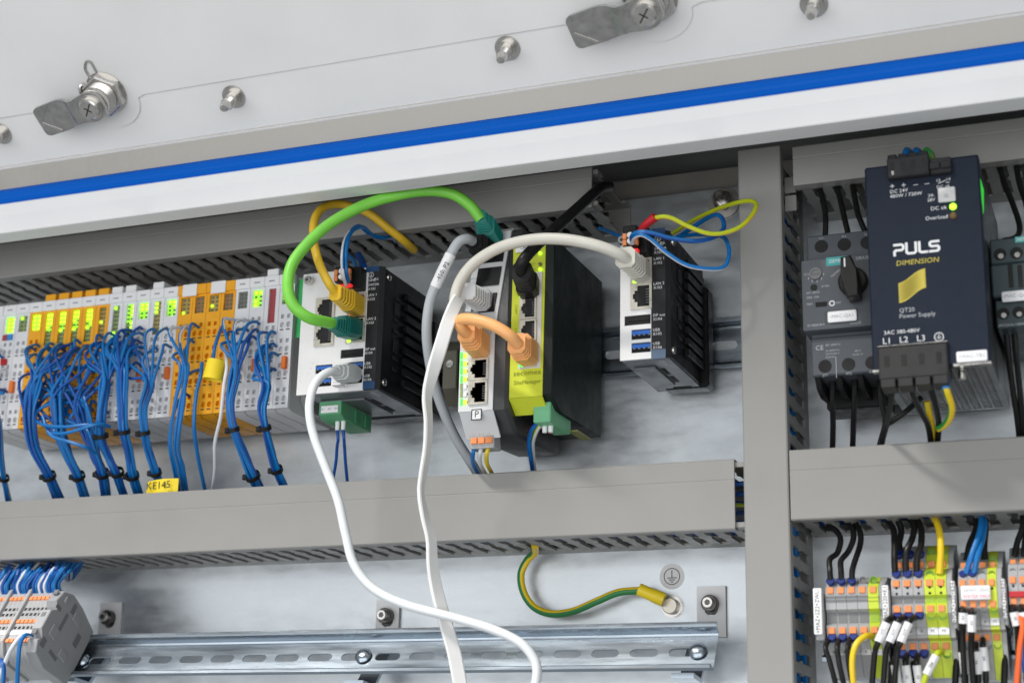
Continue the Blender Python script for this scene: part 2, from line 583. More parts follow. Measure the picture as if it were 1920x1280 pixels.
for lx, ls in LATCH:
    m = MB(OD)
    on_door(m, lx, ls, 1.7, [(0, 14.6), (0.6, 15.2), (6.2, 15.2), (7.2, 14)], 6, phase=0.35)
    on_door(m, lx, ls, 1.6, [(0, 15.4), (0.9, 15.4)], 28)
    pr = []
    for k in range(6):
        pr += [(7.2 + k * 1.2, 11.0), (7.8 + k * 1.2, 10.2)]
    on_door(m, lx, ls, 1.7, pr + [(14.6, 10.6), (18.6, 10.6), (19, 9.5), (20.6, 9.5)], 24)
    tl = math.radians(9)

    def cp(u, w, h):
        return dp(lx + u * math.cos(tl) - w * math.sin(tl), ls + u * math.sin(tl) + w * math.cos(tl), h + 1.7)
    # cam: eye, joggle, wide end plate
    st = ((10, 3.6, 20), (8.2, 7.2, 20), (4, 9.8, 20), (0, 10.6, 20), (-6, 9.8, 20), (-12, 8.6, 20), (-16, 8.6, 19.4), (-19.5, 9.2, 17), (-23, 10.2, 14.6), (-27, 10.8, 13.6), (-31, 11.2, 13.6), (-47, 10.8, 13.6), (-49.5, 9.6, 13.6), (-50.5, 7.5, 13.6))
    m.loft([[cp(u, -w, h), cp(u, -w, h + 2.8), cp(u, w, h + 2.8), cp(u, w, h)] for u, w, h in st], mi=1)
    for sgn in (-1, 1):
        a0, a1 = (-49, 0.0), (-36, sgn * 10)
        qs = [[cp(a0[0], a0[1] - 0.5, h), cp(a0[0] + .8, a0[1] + 0.5, h), cp(a1[0], a1[1] + 0.4, h), cp(a1[0] - 1, a1[1] - 0.4, h)] for h in (16.2, 16.8)]
        m.loft(qs, mi=0)
    on_door(m, lx, ls, 24.3, [(0, 8.6), (0.9, 8.6), (0.9, 7.4), (3.6, 7.4), (4.6, 6.4), (4.7, 3.0)], 24)
    for a in (0.9, 0.9 + math.pi / 2):
        c_, s_ = math.cos(a), math.sin(a)
        hl = 5.2 if a < 1 else 3.0
        q = [(lx + c_ * hl - s_ * .5, ls + s_ * hl + c_ * .5), (lx - c_ * hl - s_ * .5, ls - s_ * hl + c_ * .5), (lx - c_ * hl + s_ * .5, ls - s_ * hl - c_ * .5), (lx + c_ * hl + s_ * .5, ls + s_ * hl - c_ * .5)]
        n0 = len(m.bm.faces)
        dslab(m, q, 28.9, 29.15)
        m.bm.faces.ensure_lookup_table()
        for f in m.bm.faces[n0:]:
            f.material_index = 2
    m.tube([dp(lx - 7, ls + 12, 2.2), dp(lx - 8, ls + 19, 2.4), dp(lx - 5, ls + 24, 2.4), dp(lx - 1.5, ls + 23, 2.4), dp(lx - .5, ls + 14, 2.2)], 0.8, 6)
    m.tube([dp(lx - 12, ls + 8, 2.6), dp(lx - 15, ls + 9, 5), dp(lx - 16, ls + 4, 6), dp(lx - 14, ls + 1, 5)], 1.6, 7)
    m.obj('latch', [STEEL, CAMSTEEL, DARKSTEEL], door, angle=28)
for px, py in ((3, 247), (439, 178), (952, 87), (1526, 4)):
    x, s = dpix(px, py, 0)
    m = MB(OD)
    on_door(m, x, s, 0, [(0, 8.2), (0.8, 8.2)], 26)
    on_door(m, x, s, 0.7, [(0, 5.6), (2.2, 5.6)], 20)
    pr = [(2, 4.3)]
    for k in range(5):
        pr += [(7 + k * 1.1, 4.3), (7.55 + k * 1.1, 3.7)]
    on_door(m, x, s, 0.7, pr + [(14, 3.6), (17, 2.7), (18, 2.0)], 14)
    m.obj('stud', STEEL, door)

# ------------------------------------------------------------------ slotted wiring ducts
FIN = None


def finger_mesh():
    pts = [(12, -3.1), (36, -3.1), (38.5, -4.4), (41.5, -4.4), (44, -3.1), (62, -3.1), (62, 3.1), (48, 3.1), (45, 4.6), (41, 4.6), (38, 3.1), (12, 3.1)]
    m = MB()
    # lies in the plane z = 0..1.6, along d; width along x
    m.prism([(w, d) for d, w in pts], 'z', 0, 1.6)
    return m.mesh('finger', DUCT)


FIN = finger_mesh()


def duct(label, axis, a0, a1, w0, w1, D=75, pitch=12.5, cover=(None, None), skip=()):
    """axis 'x': runs a0..a1 along x, walls at z = w0 and w1.  axis 'z': runs along z, walls at x = w0, w1"""
    c0, c1 = cover[0] if cover[0] is not None else a0, cover[1] if cover[1] is not None else a1
    org = ((a0 + a1) / 2, 0, (w0 + w1) / 2) if axis == 'x' else ((w0 + w1) / 2, 0, (a0 + a1) / 2)
    t = thing('wiring_duct', label, 'wiring duct', org, 'grey slotted wiring ducts')

    def pr(mb, poly, b0, b1):
        if axis == 'x':
            mb.prism(poly, 'x', b0, b1)
        else:
            mb.prism([(q[1], q[0]) for q in poly], 'z', b0, b1)
    m = MB(org)
    pr(m, [(0.3, w0), (0.3, w1), (13, w1), (13, w1 - 1.6), (2, w1 - 1.6), (2, w0 + 1.6), (13, w0 + 1.6), (13, w0)], a0, a1)
    m.obj('base', DUCT, t)
    m = MB(org)
    pr(m, [(61, w0), (72.6, w0), (72.6, w0 + 3), (70, w0 + 3), (70, w0 + 1.6), (61, w0 + 1.6)], a0, a1)
    pr(m, [(61, w1), (72.6, w1), (72.6, w1 - 3), (70, w1 - 3), (70, w1 - 1.6), (61, w1 - 1.6)], a0, a1)
    m.obj('rail_lip', DUCT, t)
    m = MB(org)
    pr(m, [(D - 8, w0 - 1.7), (D - 8.6, w0 - 0.3), (D - 1.8, w0 - 0.3), (D - 1.8, w1 + 0.3), (D - 8.6, w1 + 0.3), (D - 8, w1 + 1.7), (D - 0.6, w1 + 1.7), (D, w1 + 0.9)] + ([(D, w1 - .28 * (w1 - w0) + .4), (D - .22, w1 - .28 * (w1 - w0)), (D, w1 - .28 * (w1 - w0) - .4)] if axis == 'x' else []) + [(D, w0 - 0.9), (D - 0.6, w0 - 1.7)], c0, c1)
    m.obj('cover', DUCT, t, angle=12)
    n = int((a1 - a0) / pitch)
    for k in range(n):
        a = a0 + pitch * (k + 0.5)
        if axis == 'x':
            instance('finger', FIN, t, (a - org[0], 0, w0 - org[2]))
            instance('finger', FIN, t, (a - org[0], 0, w1 - 1.6 - org[2]))
        else:
            o = instance('finger', FIN, t, (w0 + 1.6 - org[0], 0, a - org[2]), (0, math.radians(-90), 0))
            o = instance('finger', FIN, t, (w1 - org[0], 0, a - org[2]), (0, math.radians(-90), 0))
    return t


duct('grey slotted wiring duct above the terminal row and the left devices', 'x', -160.5, 477, 24.8, 50, cover=(-160.5, 473.6))
duct('long grey slotted wiring duct below the terminal row and the blue wire bundles', 'x', -167, 582, -193.4, -153.5, cover=(-167, 566.8))
duct('vertical grey slotted wiring duct between the left and right halves', 'z', -431, 49, 574.3, 598.2)
duct('grey slotted wiring duct above the dark blue power supply', 'x', 607.5, 920, 22.6, 45.6, cover=(608, 920))
duct('grey slotted wiring duct below the dark blue power supply', 'x', 600.2, 925, -189.4, -150.3, cover=(600.8, 925))

vd = [o for o in bpy.data.objects if o.name.startswith('wiring_duct') and 'vertical' in o.get('label', '')][0]
vo = (vd.location.x / S, 0, vd.location.z / S)
for y0, y1 in ((334, 361), (368, 395)):
    a_, b_, c_, d_ = rect(58, 1464, y0, 1484, y1)
    m = MB(vo)
    m.box(598.5, 606.0, 56.5, 58, c_, d_, .3)
    m.box(598.5, 600, 40, 56.5, c_, d_, .3)
    m.obj('bent_finger', DUCT, vd)

enc.location.z -= 1.3 * S
# ------------------------------------------------------------------ helpers for devices
def octo(cx, d, cz, w, h, c=None):
    c = min(w, h) * 0.20 if c is None else c
    a, b = w / 2, h / 2
    return [(cx - a + c, d, cz - b), (cx + a - c, d, cz - b), (cx + a, d, cz - b + c), (cx + a, d, cz + b - c),
            (cx + a - c, d, cz + b), (cx - a + c, d, cz + b), (cx - a, d, cz + b - c), (cx - a, d, cz - b + c)]


def plug_mb(org, base, tip, w, h, w2, h2, ridges=5, tail=0.35):
    """moulded plug along base -> tip (x,d,z): block, ridged boot, strain relief"""
    m = MB(org)
    B, T = Vector(base), Vector(tip)
    st = [(0.0, w, h), (1 - tail, w, h), (1 - tail, w * .92, h * .92)]
    for k in range(ridges):
        t = 1 - tail + tail * (k + 0.3) / ridges
        f = (k + .5) / ridges
        ww, hh = w * .92 + (w2 - w * .92) * f, h * .92 + (h2 - h * .92) * f
        st += [(t, ww, hh), (t + tail * .35 / ridges, ww, hh), (t + tail * .4 / ridges, ww * .90, hh * .90), (t + tail * .62 / ridges, ww * .90, hh * .90)]
    st.append((1.0, w2, h2))
    m.loft([octo(*(B + (T - B) * t), ww, hh) for t, ww, hh in st])
    return m


def jack(parent, org, x0, x1, z0, z1, d, side=1, led=None, fr=1.6, mname='port'):
    """RJ45 opening: metal shell with a stepped cut-out, dark inside, contacts; side = where the latch step is (+1 right, -1 left, 0 up)"""
    w, h = x1 - x0, z1 - z0
    cx, cz = (x0 + x1) / 2, (z0 + z1) / 2
    a, b = w / 2 - fr, h / 2 - fr
    if side == 0:
        hole = [(-a, -b), (a, -b), (a, b * .45), (a * .5, b * .45), (a * .5, b * .8), (a * .25, b * .8), (a * .25, b), (-a * .25, b), (-a * .25, b * .8), (-a * .5, b * .8), (-a * .5, b * .45), (-a, b * .45)]
    else:
        hole = [(a * side, -b), (a * side, b), (-a * .45 * side, b), (-a * .45 * side, b * .55), (-a * .8 * side, b * .55), (-a * .8 * side, b * .25), (-a * side, b * .25),
                (-a * side, -b * .25), (-a * .8 * side, -b * .25), (-a * .8 * side, -b * .55), (-a * .45 * side, -b * .55), (-a * .45 * side, -b)]
    o = instance(mname, holed([(-w / 2, -h / 2), (w / 2, -h / 2), (w / 2, h / 2), (-w / 2, h / 2)], [hole], 1.6, SOCKET, mname), parent, (cx - org[0], d + 1.2 - org[1], cz - org[2]))
    MB((cx, d + 1.2, cz)).box(x0 + .4, x1 - .4, d - 0.3, d - 0.05, z0 + .4, z1 - .4).obj('port_inside', HOLE, o)
    m = MB((cx, d + 1.2, cz))
    for k in range(6):
        t = (k + .5) / 6 - .5
        if side == 0:
            m.box(cx + t * a * 1.5 - .2, cx + t * a * 1.5 + .2, d - 0.02, d + .5, cz - b, cz - b * .5)
        else:
            m.box(cx + side * a * .55, cx + side * a, d - 0.02, d + .5, cz + t * b * 1.5 - .2, cz + t * b * 1.5 + .2)
    m.obj('contact', GREYHOLE, o)
    if led:
        px_, pz_, mm = led
        MB((cx, d + 1.2, cz)).box(px_ - 1.3, px_ + 1.3, d + .6, d + 1.6, pz_ - 1.3, pz_ + 1.3, .3).obj('led', mm, o)
    return o


# ------------------------------------------------------------------ DIN rails
def rail_mesh(x0, x1, slot0, name):
    """35 mm hat rail centred on z = 0, flanges at d = 7.5, web at d = 0; real slots"""
    holes = []
    k = x0 + slot0
    while k + 19 < x1 - 2:
        holes.append(stadium(k, k + 18.2, 0, 3.1))
        k += 25
    web = holed(R4(x0, x1, -11.6, 11.6), holes, 1.0, ZINC, name)
    m = MB()
    m.bm.from_mesh(web)
    for s in (-1, 1):
        pf = [(0, 11.6), (0.4, 12.6), (1.2, 13.3), (5.6, 13.6), (6.8, 14.2), (7.4, 15.2), (7.4, 17.5), (6.5, 17.5), (6.4, 15.6), (5.8, 14.9), (5.0, 14.5), (0.4, 14.2), (-0.6, 13.2), (-1.0, 11.6)]
        m.prism([(d, z * s) for d, z in pf], 'x', x0, x1)
    return m.mesh(name, ZINC, 30)


rail = thing('mounting_rail', 'zinc rail with terminal row and small computers clipped to it', 'mounting rail', (250, 1.5, -57.8), 'zinc mounting rails')
instance('rail', rail_mesh(-200 - 250, 573 - 250, 9, 'rail'), rail)
TILT = math.radians(-33)
RC = (300, 60.5, -261.3)
rail2 = thing('mounting_rail', 'empty slotted zinc rail tilted upwards on brackets below the long duct', 'mounting rail', RC, 'zinc mounting rails')
rail2.rotation_euler = (TILT, 0, 0)
instance('rail', rail_mesh(-400, 248.6, 19.1, 'rail'), rail2, (0, -7.5, 0))


def on_rail(x, h, v):
    """point on the tilted rail: x, height h over the flange plane, v up the rail"""
    a = math.radians(33)
    return (x, RC[1] + h * math.cos(a) - v * math.sin(a), RC[2] + h * math.sin(a) + v * math.cos(a))


for px, py in ((676, 1230), (1305, 1217), (147, 1240)):
    p = at(px, py, 59)
    m = MB(RC)
    m.lathe((p[0], RC[1] - 6.5, RC[2]), (0, 1, 0), [(0, 5.6), (0.8, 5.6), (1.6, 5.0), (2.6, 3.8), (3.1, 2.2), (3.2, 0.6)], 20)
    m.obj('screw', ZINC, rail2)
for k, (px, py, wd) in enumerate(((1334, 1132, 19), (727, 1155, 17.5), (207, 1158, 19))):
    p = at(px, py, 2)
    o3 = p
    br = thing('rail_bracket', ['angled rail bracket with dark socket screw at the right end of the tilted rail',
                                'angled rail bracket with dark socket screw behind the white cables',
                                'angled rail bracket beside the lower left terminal blocks'][k], 'bracket', o3, 'brackets carrying the tilted rail')
    x0, x1 = p[0] - wd / 2, p[0] + wd / 2
    me = holed(R4(-wd / 2, wd / 2, -21, 11.5), [stadium(-3.2, 3.2, 0, 3.2, 5) if False else [(c[1], c[0]) for c in stadium(-7.5, 5, 0, 4.6)][::-1]], 2.2, FRAME, 'foot')
    instance('foot', me, br, (0, 0.6, 0))
    m = MB(o3)
    m.prism([(2.6, p[2] - 18), (2.6, p[2] - 21), (30, p[2] - 52), (48, p[2] - 50), (48, p[2] - 47), (31, p[2] - 49)], 'x', x0 + 1 - (5 if k == 0 else 0), x1 - 2 - (7 if k == 0 else 0))
    m.obj('arm', ZINC, br)
    m = MB(o3)
    m.lathe((p[0], 0.9, p[2]), (0, 1, 0), [(0, 6.6), (1.2, 6.6), (1.6, 6.0), (1.6, 5.4), (7.0, 5.4), (7.6, 4.9)], 24)
    m.obj('screw_head', DARKSTEEL, br)
    m = MB(o3)
    m.lathe((p[0], 7.5, p[2]), (0, 1, 0), [(0, 3.6), (4.5, 3.6), (5, 3.2)], 20)
    m.lathe((p[0], 12.5, p[2]), (0, 1, 0), [(0, 2.0), (0.1, 2.0)], 6, mi=1)
    m.obj('screw_end', [STEEL, DARKSTEEL], br)

# big washer, nut and stud fixing the plate
p = at(1358, 382, 0)
t = thing('plate_fixing', 'large washer and hexagon nut fixing the plate beside the vertical duct', 'bolt', p)
MB(p).lathe((p[0], 0, p[2]), (0, 1, 0), [(0, 11), (1.6, 11), (1.8, 10.7)], 32).obj('washer', FLANGE, t)
MB(p).lathe((p[0], 1.8, p[2] + .5), (0, 1, 0), [(0, 6.9), (5.6, 6.9), (6.2, 6.2)], 6).obj('nut', STEEL, t)
MB(p).lathe((p[0], 8, p[2] + .5), (0, 1, 0), [(0, 4), (6, 4), (6.8, 3.2)], 20).obj('stud_end', STEEL, t)
p = at(1262, 1137, 0)
GB = p
t = thing('earth_bolt', 'flat headed earthing bolt with crimped ring lug below the earth symbol', 'bolt', p)
MB(p).lathe((p[0], 0, p[2]), (0, 1, 0), [(0, 7.2), (1, 7.2)], 26).obj('washer', STEEL, t)
MB(p).lathe((p[0] - .5, 2.2, p[2]), (0, 1, 0), [(0, 5.2), (3.6, 5.2), (4.3, 4.6)], 24).obj('bolt_head', SOCKET, t)
p = at(1260, 1080, 0)
t = thing('earth_sticker', 'round clear sticker with earth symbol on the plate above the earthing bolt', 'sticker', p)
MB(p).lathe((p[0], 0.02, p[2]), (0, 1, 0), [(0, 8.4), (0.12, 8.4)], 32).obj('film', mat('clear_film', (0.62, 0.62, 0.62), 0.35), t)
m = MB(p)
m.lathe((p[0], 0.16, p[2]), (0, 1, 0), [(0, 5.0), (.08, 5.0), (.08, 5.5), (0, 5.5)], 30, capped=False)
m.box(p[0] - .3, p[0] + .3, .16, .24, p[2] - .6, p[2] + 4.0)
for k, w in enumerate((3.2, 2.1, 1.0)):
    m.box(p[0] - w, p[0] + w, .16, .24, p[2] - .9 - k * 1.3 - .3, p[2] - .9 - k * 1.3 + .25)
m.obj('symbol', INK, t)

# ------------------------------------------------------------------ terminal slices
GROUPS_Z = {0: [-30.5, -48.3, -66.1, -83.9], 1: [-38, -53, -68, -84]}
MESHES = {}


def slice_meshes(colkey, long, capw):
    key = (colkey, long, capw)
    if key in MESHES:
        return MESHES[key]
    M = ORANGE if colkey == 'o' else WHITE
    wz = (-34.5, -9.0) if long else (-21.5, -9.0)
    wx = (3.3, 9.0) if long else (2.2, 9.8)
    holes = [R4(wx[0], wx[1], wz[0], wz[1])]
    marks = MB()
    lev = []
    for z in GROUPS_Z[1 if long else 0]:
        for x in (3.5, 8.5):
            holes.append(R4(x - 1.25, x + 1.25, z - 1.5, z + 1.5))
            holes.append([(q[0], q[1] + (0.8 if q[1] > z - 6.6 else 0)) for q in circ(x, z - 6.6, 1.75, 8)])
            marks.box(x - 1.6, x + 1.2, 0, .06, z - 10.2, z - 9.3)
    face = holed(R4(0.12, 11.88, -97, -0.5), holes, 3.0, M, 'front')
    body = MB()
    body.prism([(8, -3), (60, -3), (69.9, -1), (69.9, -97), (66, -98.5), (10, -98.5), (8, -92)], 'x', 0.55, 11.45)
    body = body.mesh('body', M)
    cap = MB().box(0.1, 11.9, 70.5, 75, -7.4, 0.2, .4)
    cap = cap.mesh('marker', PAPER if capw else ORANGE)
    cm = MB().box(3.8, 8.4, 75.0, 75.06, -4.4, -3.4).mesh('print', INKG)
    win = MB().box(wx[0] + .05, wx[1] - .05, 70.6, 71.6, wz[0] + .05, wz[1] - .05)
    MESHES[key] = dict(face=face, body=body, cap=cap, cm=cm, marks=marks.mesh('print', INK), win=win, wx=wx, wz=wz)
    MESHES[key]['win'] = {k: None for k in ()}
    return MESHES[key]


LEDM = MB().box(-1.05, 1.05, 0, 1.0, -.95, .95, .3).mesh('led', LEDG)
LEDO = MB().box(-.95, .95, 0, .5, -.75, .75).mesh('led', LEDOFF)
TABM = MB().box(-4.6, 4.6, 61, 73.5, 0, 5.4, .4).mesh('tag', ORANGE)
TABW = MB().box(-4.6, 4.6, 61, 73.5, 0, 5.4, .4).mesh('tag', PAPER)
LEVM = MB().box(-1.7, 1.7, 71, 76.5, -4.5, 4.5, .5).mesh('release_lever', LEVER)
FULL = [(c, r) for c in (0, 1) for r in range(4)]
TOP6 = [(0, 0), (1, 0), (0, 1), (1, 1), (0, 2), (1, 2), (0, 3)]
# colour, long window, lit window?, lit leds (column,row), tag
SPEC = [('w', 0, 'lit', FULL, None), ('w', 0, 'g', [(0, 0)], None), ('o', 0, 'lit', FULL, None), ('o', 1, 'lit2', TOP6, 'o'), ('o', 1, 'lit2', TOP6[:6] + [(0, 4)], 'o'),
        ('o', 1, 'lit2', TOP6[:5] + [(0, 4)], 'o'), ('o', 1, 'lit2', TOP6[:6] + [(0, 4), (1, 3)], 'o'), ('o', 1, 'a', [(0, 3)], 'o'), ('w', 1, 'g', [(0, 0), (0, 6), (0, 7)], 'w'),
        ('w', 1, 'lit2', [(1, 0), (1, 1), (1, 2), (1, 4), (1, 5)], 'w'), ('w', 0, 'lit', [(0, 0), (1, 0), (0, 1), (1, 1)], None), ('w', 1, 'a', [(0, 0), (0, 1), (0, 2)], 'w'),
        ('w', 0, 'lit', [(0, 0), (1, 0), (1, 1)], None), ('o', 0, 'a', [(0, 3)], 'label'), ('o', 0, 'r', [], None), ('o', 0, 'a', [(0, 2)], 'label'), ('o', 0, 'r', [], None),
        ('w', 0, 'grey', [], None), ('w', 0, 'lit', [(0, 0), (1, 0), (0, 2), (0, 3)], None), ('w', 1, 'red', [], 'w'), ('w', 0, 'g', [(0, 0), (0, 1), (0, 2)], None)]
DESC = ['white terminal slice with lit green window, second from the left edge', 'white terminal slice with dim window left of the first orange one',
        'orange terminal slice with short fully lit window, leftmost orange one', 'orange terminal slice right of the leftmost orange one', 'third orange terminal slice from the left',
        'fourth orange terminal slice from the left', 'fifth orange terminal slice from the left, widely lit', 'orange terminal slice with one lit dot, last before the white ones',
        'white terminal slice with dot lit at its window foot, right of six orange ones', 'white terminal slice with one bright column of lights', 'white terminal slice with short bright square window, white cap without tag',
        'white terminal slice with amber window lit at the top', 'white terminal slice with short lit window just left of the four orange ones', 'orange terminal slice with pasted white label and one light, first of four',
        'orange terminal slice with dark window, second of four', 'orange terminal slice with second pasted white label and one light', 'orange terminal slice with dark window, last of four',
        'white terminal slice with grey unlit window right of the four orange ones', 'white terminal slice with bright window left of the red strip', 'white terminal slice with tall dark red strip',
        'last white terminal slice at the right end beside the green cable']
WINM = {'lit': LEDWIN, 'lit2': LEDWIN, 'g': WINDOWG, 'a': WINDOWO, 'r': mat('led_window_brown', (0.30, 0.15, 0.07), 0.4), 'grey': GREYHOLE, 'red': REDL}
WMESH = {}
SLICE_X0 = 0.4
for i, (ck, lg, wm, leds, tg) in enumerate(SPEC):
    ms = slice_meshes(ck, lg, ck == 'w' or i < 13)
    t = thing('terminal_slice', DESC[i], 'terminal', (SLICE_X0 + 12 * i, 0, 0), 'terminal slices in the row')
    instance('body', ms['body'], t)
    instance('front', ms['face'], t, (0, 73, 0))
    c = instance('marker', ms['cap'], t)
    if ck == 'w' or i < 13:
        instance('print', ms['cm'], c)
    instance('print', ms['marks'], t, (0, 73, 0))
    wx, wz = ms['wx'], ms['wz']
    if (wm, lg) not in WMESH:
        b = MB()
        b.box(wx[0] + .05, wx[1] - .05, 70.6, 71.4, wz[0] + .05, wz[1] - .05)
        if wm == 'lit2':          # only the upper part of the long window glows
            b = MB()
            zc = -23.5
            b.box(wx[0] + .05, wx[1] - .05, 70.6, 71.4, zc, wz[1] - .05, mi=0)
            b.box(wx[0] + .05, wx[1] - .05, 70.6, 71.4, wz[0] + .05, zc - .05, mi=1)
            WMESH[(wm, lg)] = b.mesh('led_window', [LEDWIN, WINDOWG])
        else:
            WMESH[(wm, lg)] = b.mesh('led_window', WINM[wm])
    w = instance('led_window', WMESH[(wm, lg)], t)
    rows = 8 if lg else 4
    for c_ in (0, 1):
        for r in range(rows):
            x = (wx[0] + wx[1]) / 2 + (c_ - .5) * (wx[1] - wx[0]) * .5
            z = wz[1] - (r + .5) * (wz[1] - wz[0]) / rows
            if (c_, r) in leds:
                instance('led', LEDM, w, (x, 71.4, z))
            elif wm not in ('red',):
                instance('led', LEDO, w, (x, 71.4, z))
    if tg == 'o' or tg == 'w':
        instance('tag', TABM if tg == 'o' else TABW, t, (5.5, 0, 0.3))
    if tg == 'label':
        MB().box(4.5, 16.5, 75.1, 76.0, -8.8, 0.2, .2).obj('label', PAPER, t)
    if i in (1, 10, 11, 12, 17, 18, 20):
        instance('release_lever', LEVM, t, (3.6 if i % 2 else 8.2, 0, -65))
# coupler slice cut by the left edge of the picture
t = thing('terminal_slice', 'white coupler slice with red and blue contacts at the left edge', 'terminal', (SLICE_X0 - 14, 0, 0), 'terminal slices in the row')
m = MB((SLICE_X0 - 14, 0, 0))
m.prism([(8, -3), (60, -3), (72.9, -1), (72.9, -97), (66, -98.5), (10, -98.5)], 'x', SLICE_X0 - 14, SLICE_X0 - .2)
m.obj('body', WHITE, t)
m = MB((SLICE_X0 - 14, 0, 0))
m.box(SLICE_X0 - 13.8, SLICE_X0 - .4, 72.5, 75, -7.4, 0.2, .4)
m.obj('marker', PAPER, t)
sl0 = [o for o in bpy.data.objects if o.name == 'terminal_slice'][0]
MB((SLICE_X0, 0, 0)).box(SLICE_X0 + 1.2, SLICE_X0 + 5.4, 72.9, 74.4, -27.5, -23, .3).obj('red_contact', REDL, sl0)
MB((SLICE_X0, 0, 0)).box(SLICE_X0 + 5.6, SLICE_X0 + 10, 72.9, 74.4, -27.5, -23, .3).obj('blue_contact', BLUEP, sl0)
MB((SLICE_X0, 0, 0)).box(SLICE_X0 + 2.5, SLICE_X0 + 7.5, 72.9, 75.4, -47, -42, .6).obj('red_contact', REDP, sl0)
MB((SLICE_X0, 0, 0)).box(SLICE_X0 + 1.5, SLICE_X0 + 8.5, 72.9, 75.2, -70, -65.5, .6).obj('blue_contact', BLUEP, sl0)
# end bracket of the terminal row
xe = SLICE_X0 + 252.2
t = thing('end_bracket', 'grey end bracket closing the terminal row on the right', 'end bracket', (xe, 0, -60))
MB((xe, 0, -60)).prism([(8, -6), (50, -6), (56, -14), (56, -88), (48, -96), (8, -97)], 'x', xe, xe + 7).obj('body', GREYP, t)
MB((xe, 0, -60)).box(xe + 1.5, xe + 5.5, 55.5, 58, -60, -52, .6).obj('screw_cover', GREYHOLE, t)
MB((xe, 0, -60)).prism([(52, -3), (69, -3), (69, -46), (52, -40)], 'x', xe + .3, xe + 5.5, b=.5).obj('green_glow', mat('painted_green_glow', (0.04, 0.50, 0.13), 0.4, 0, .05, 90), t)  # green glow beside the last slice, painted as a green piece
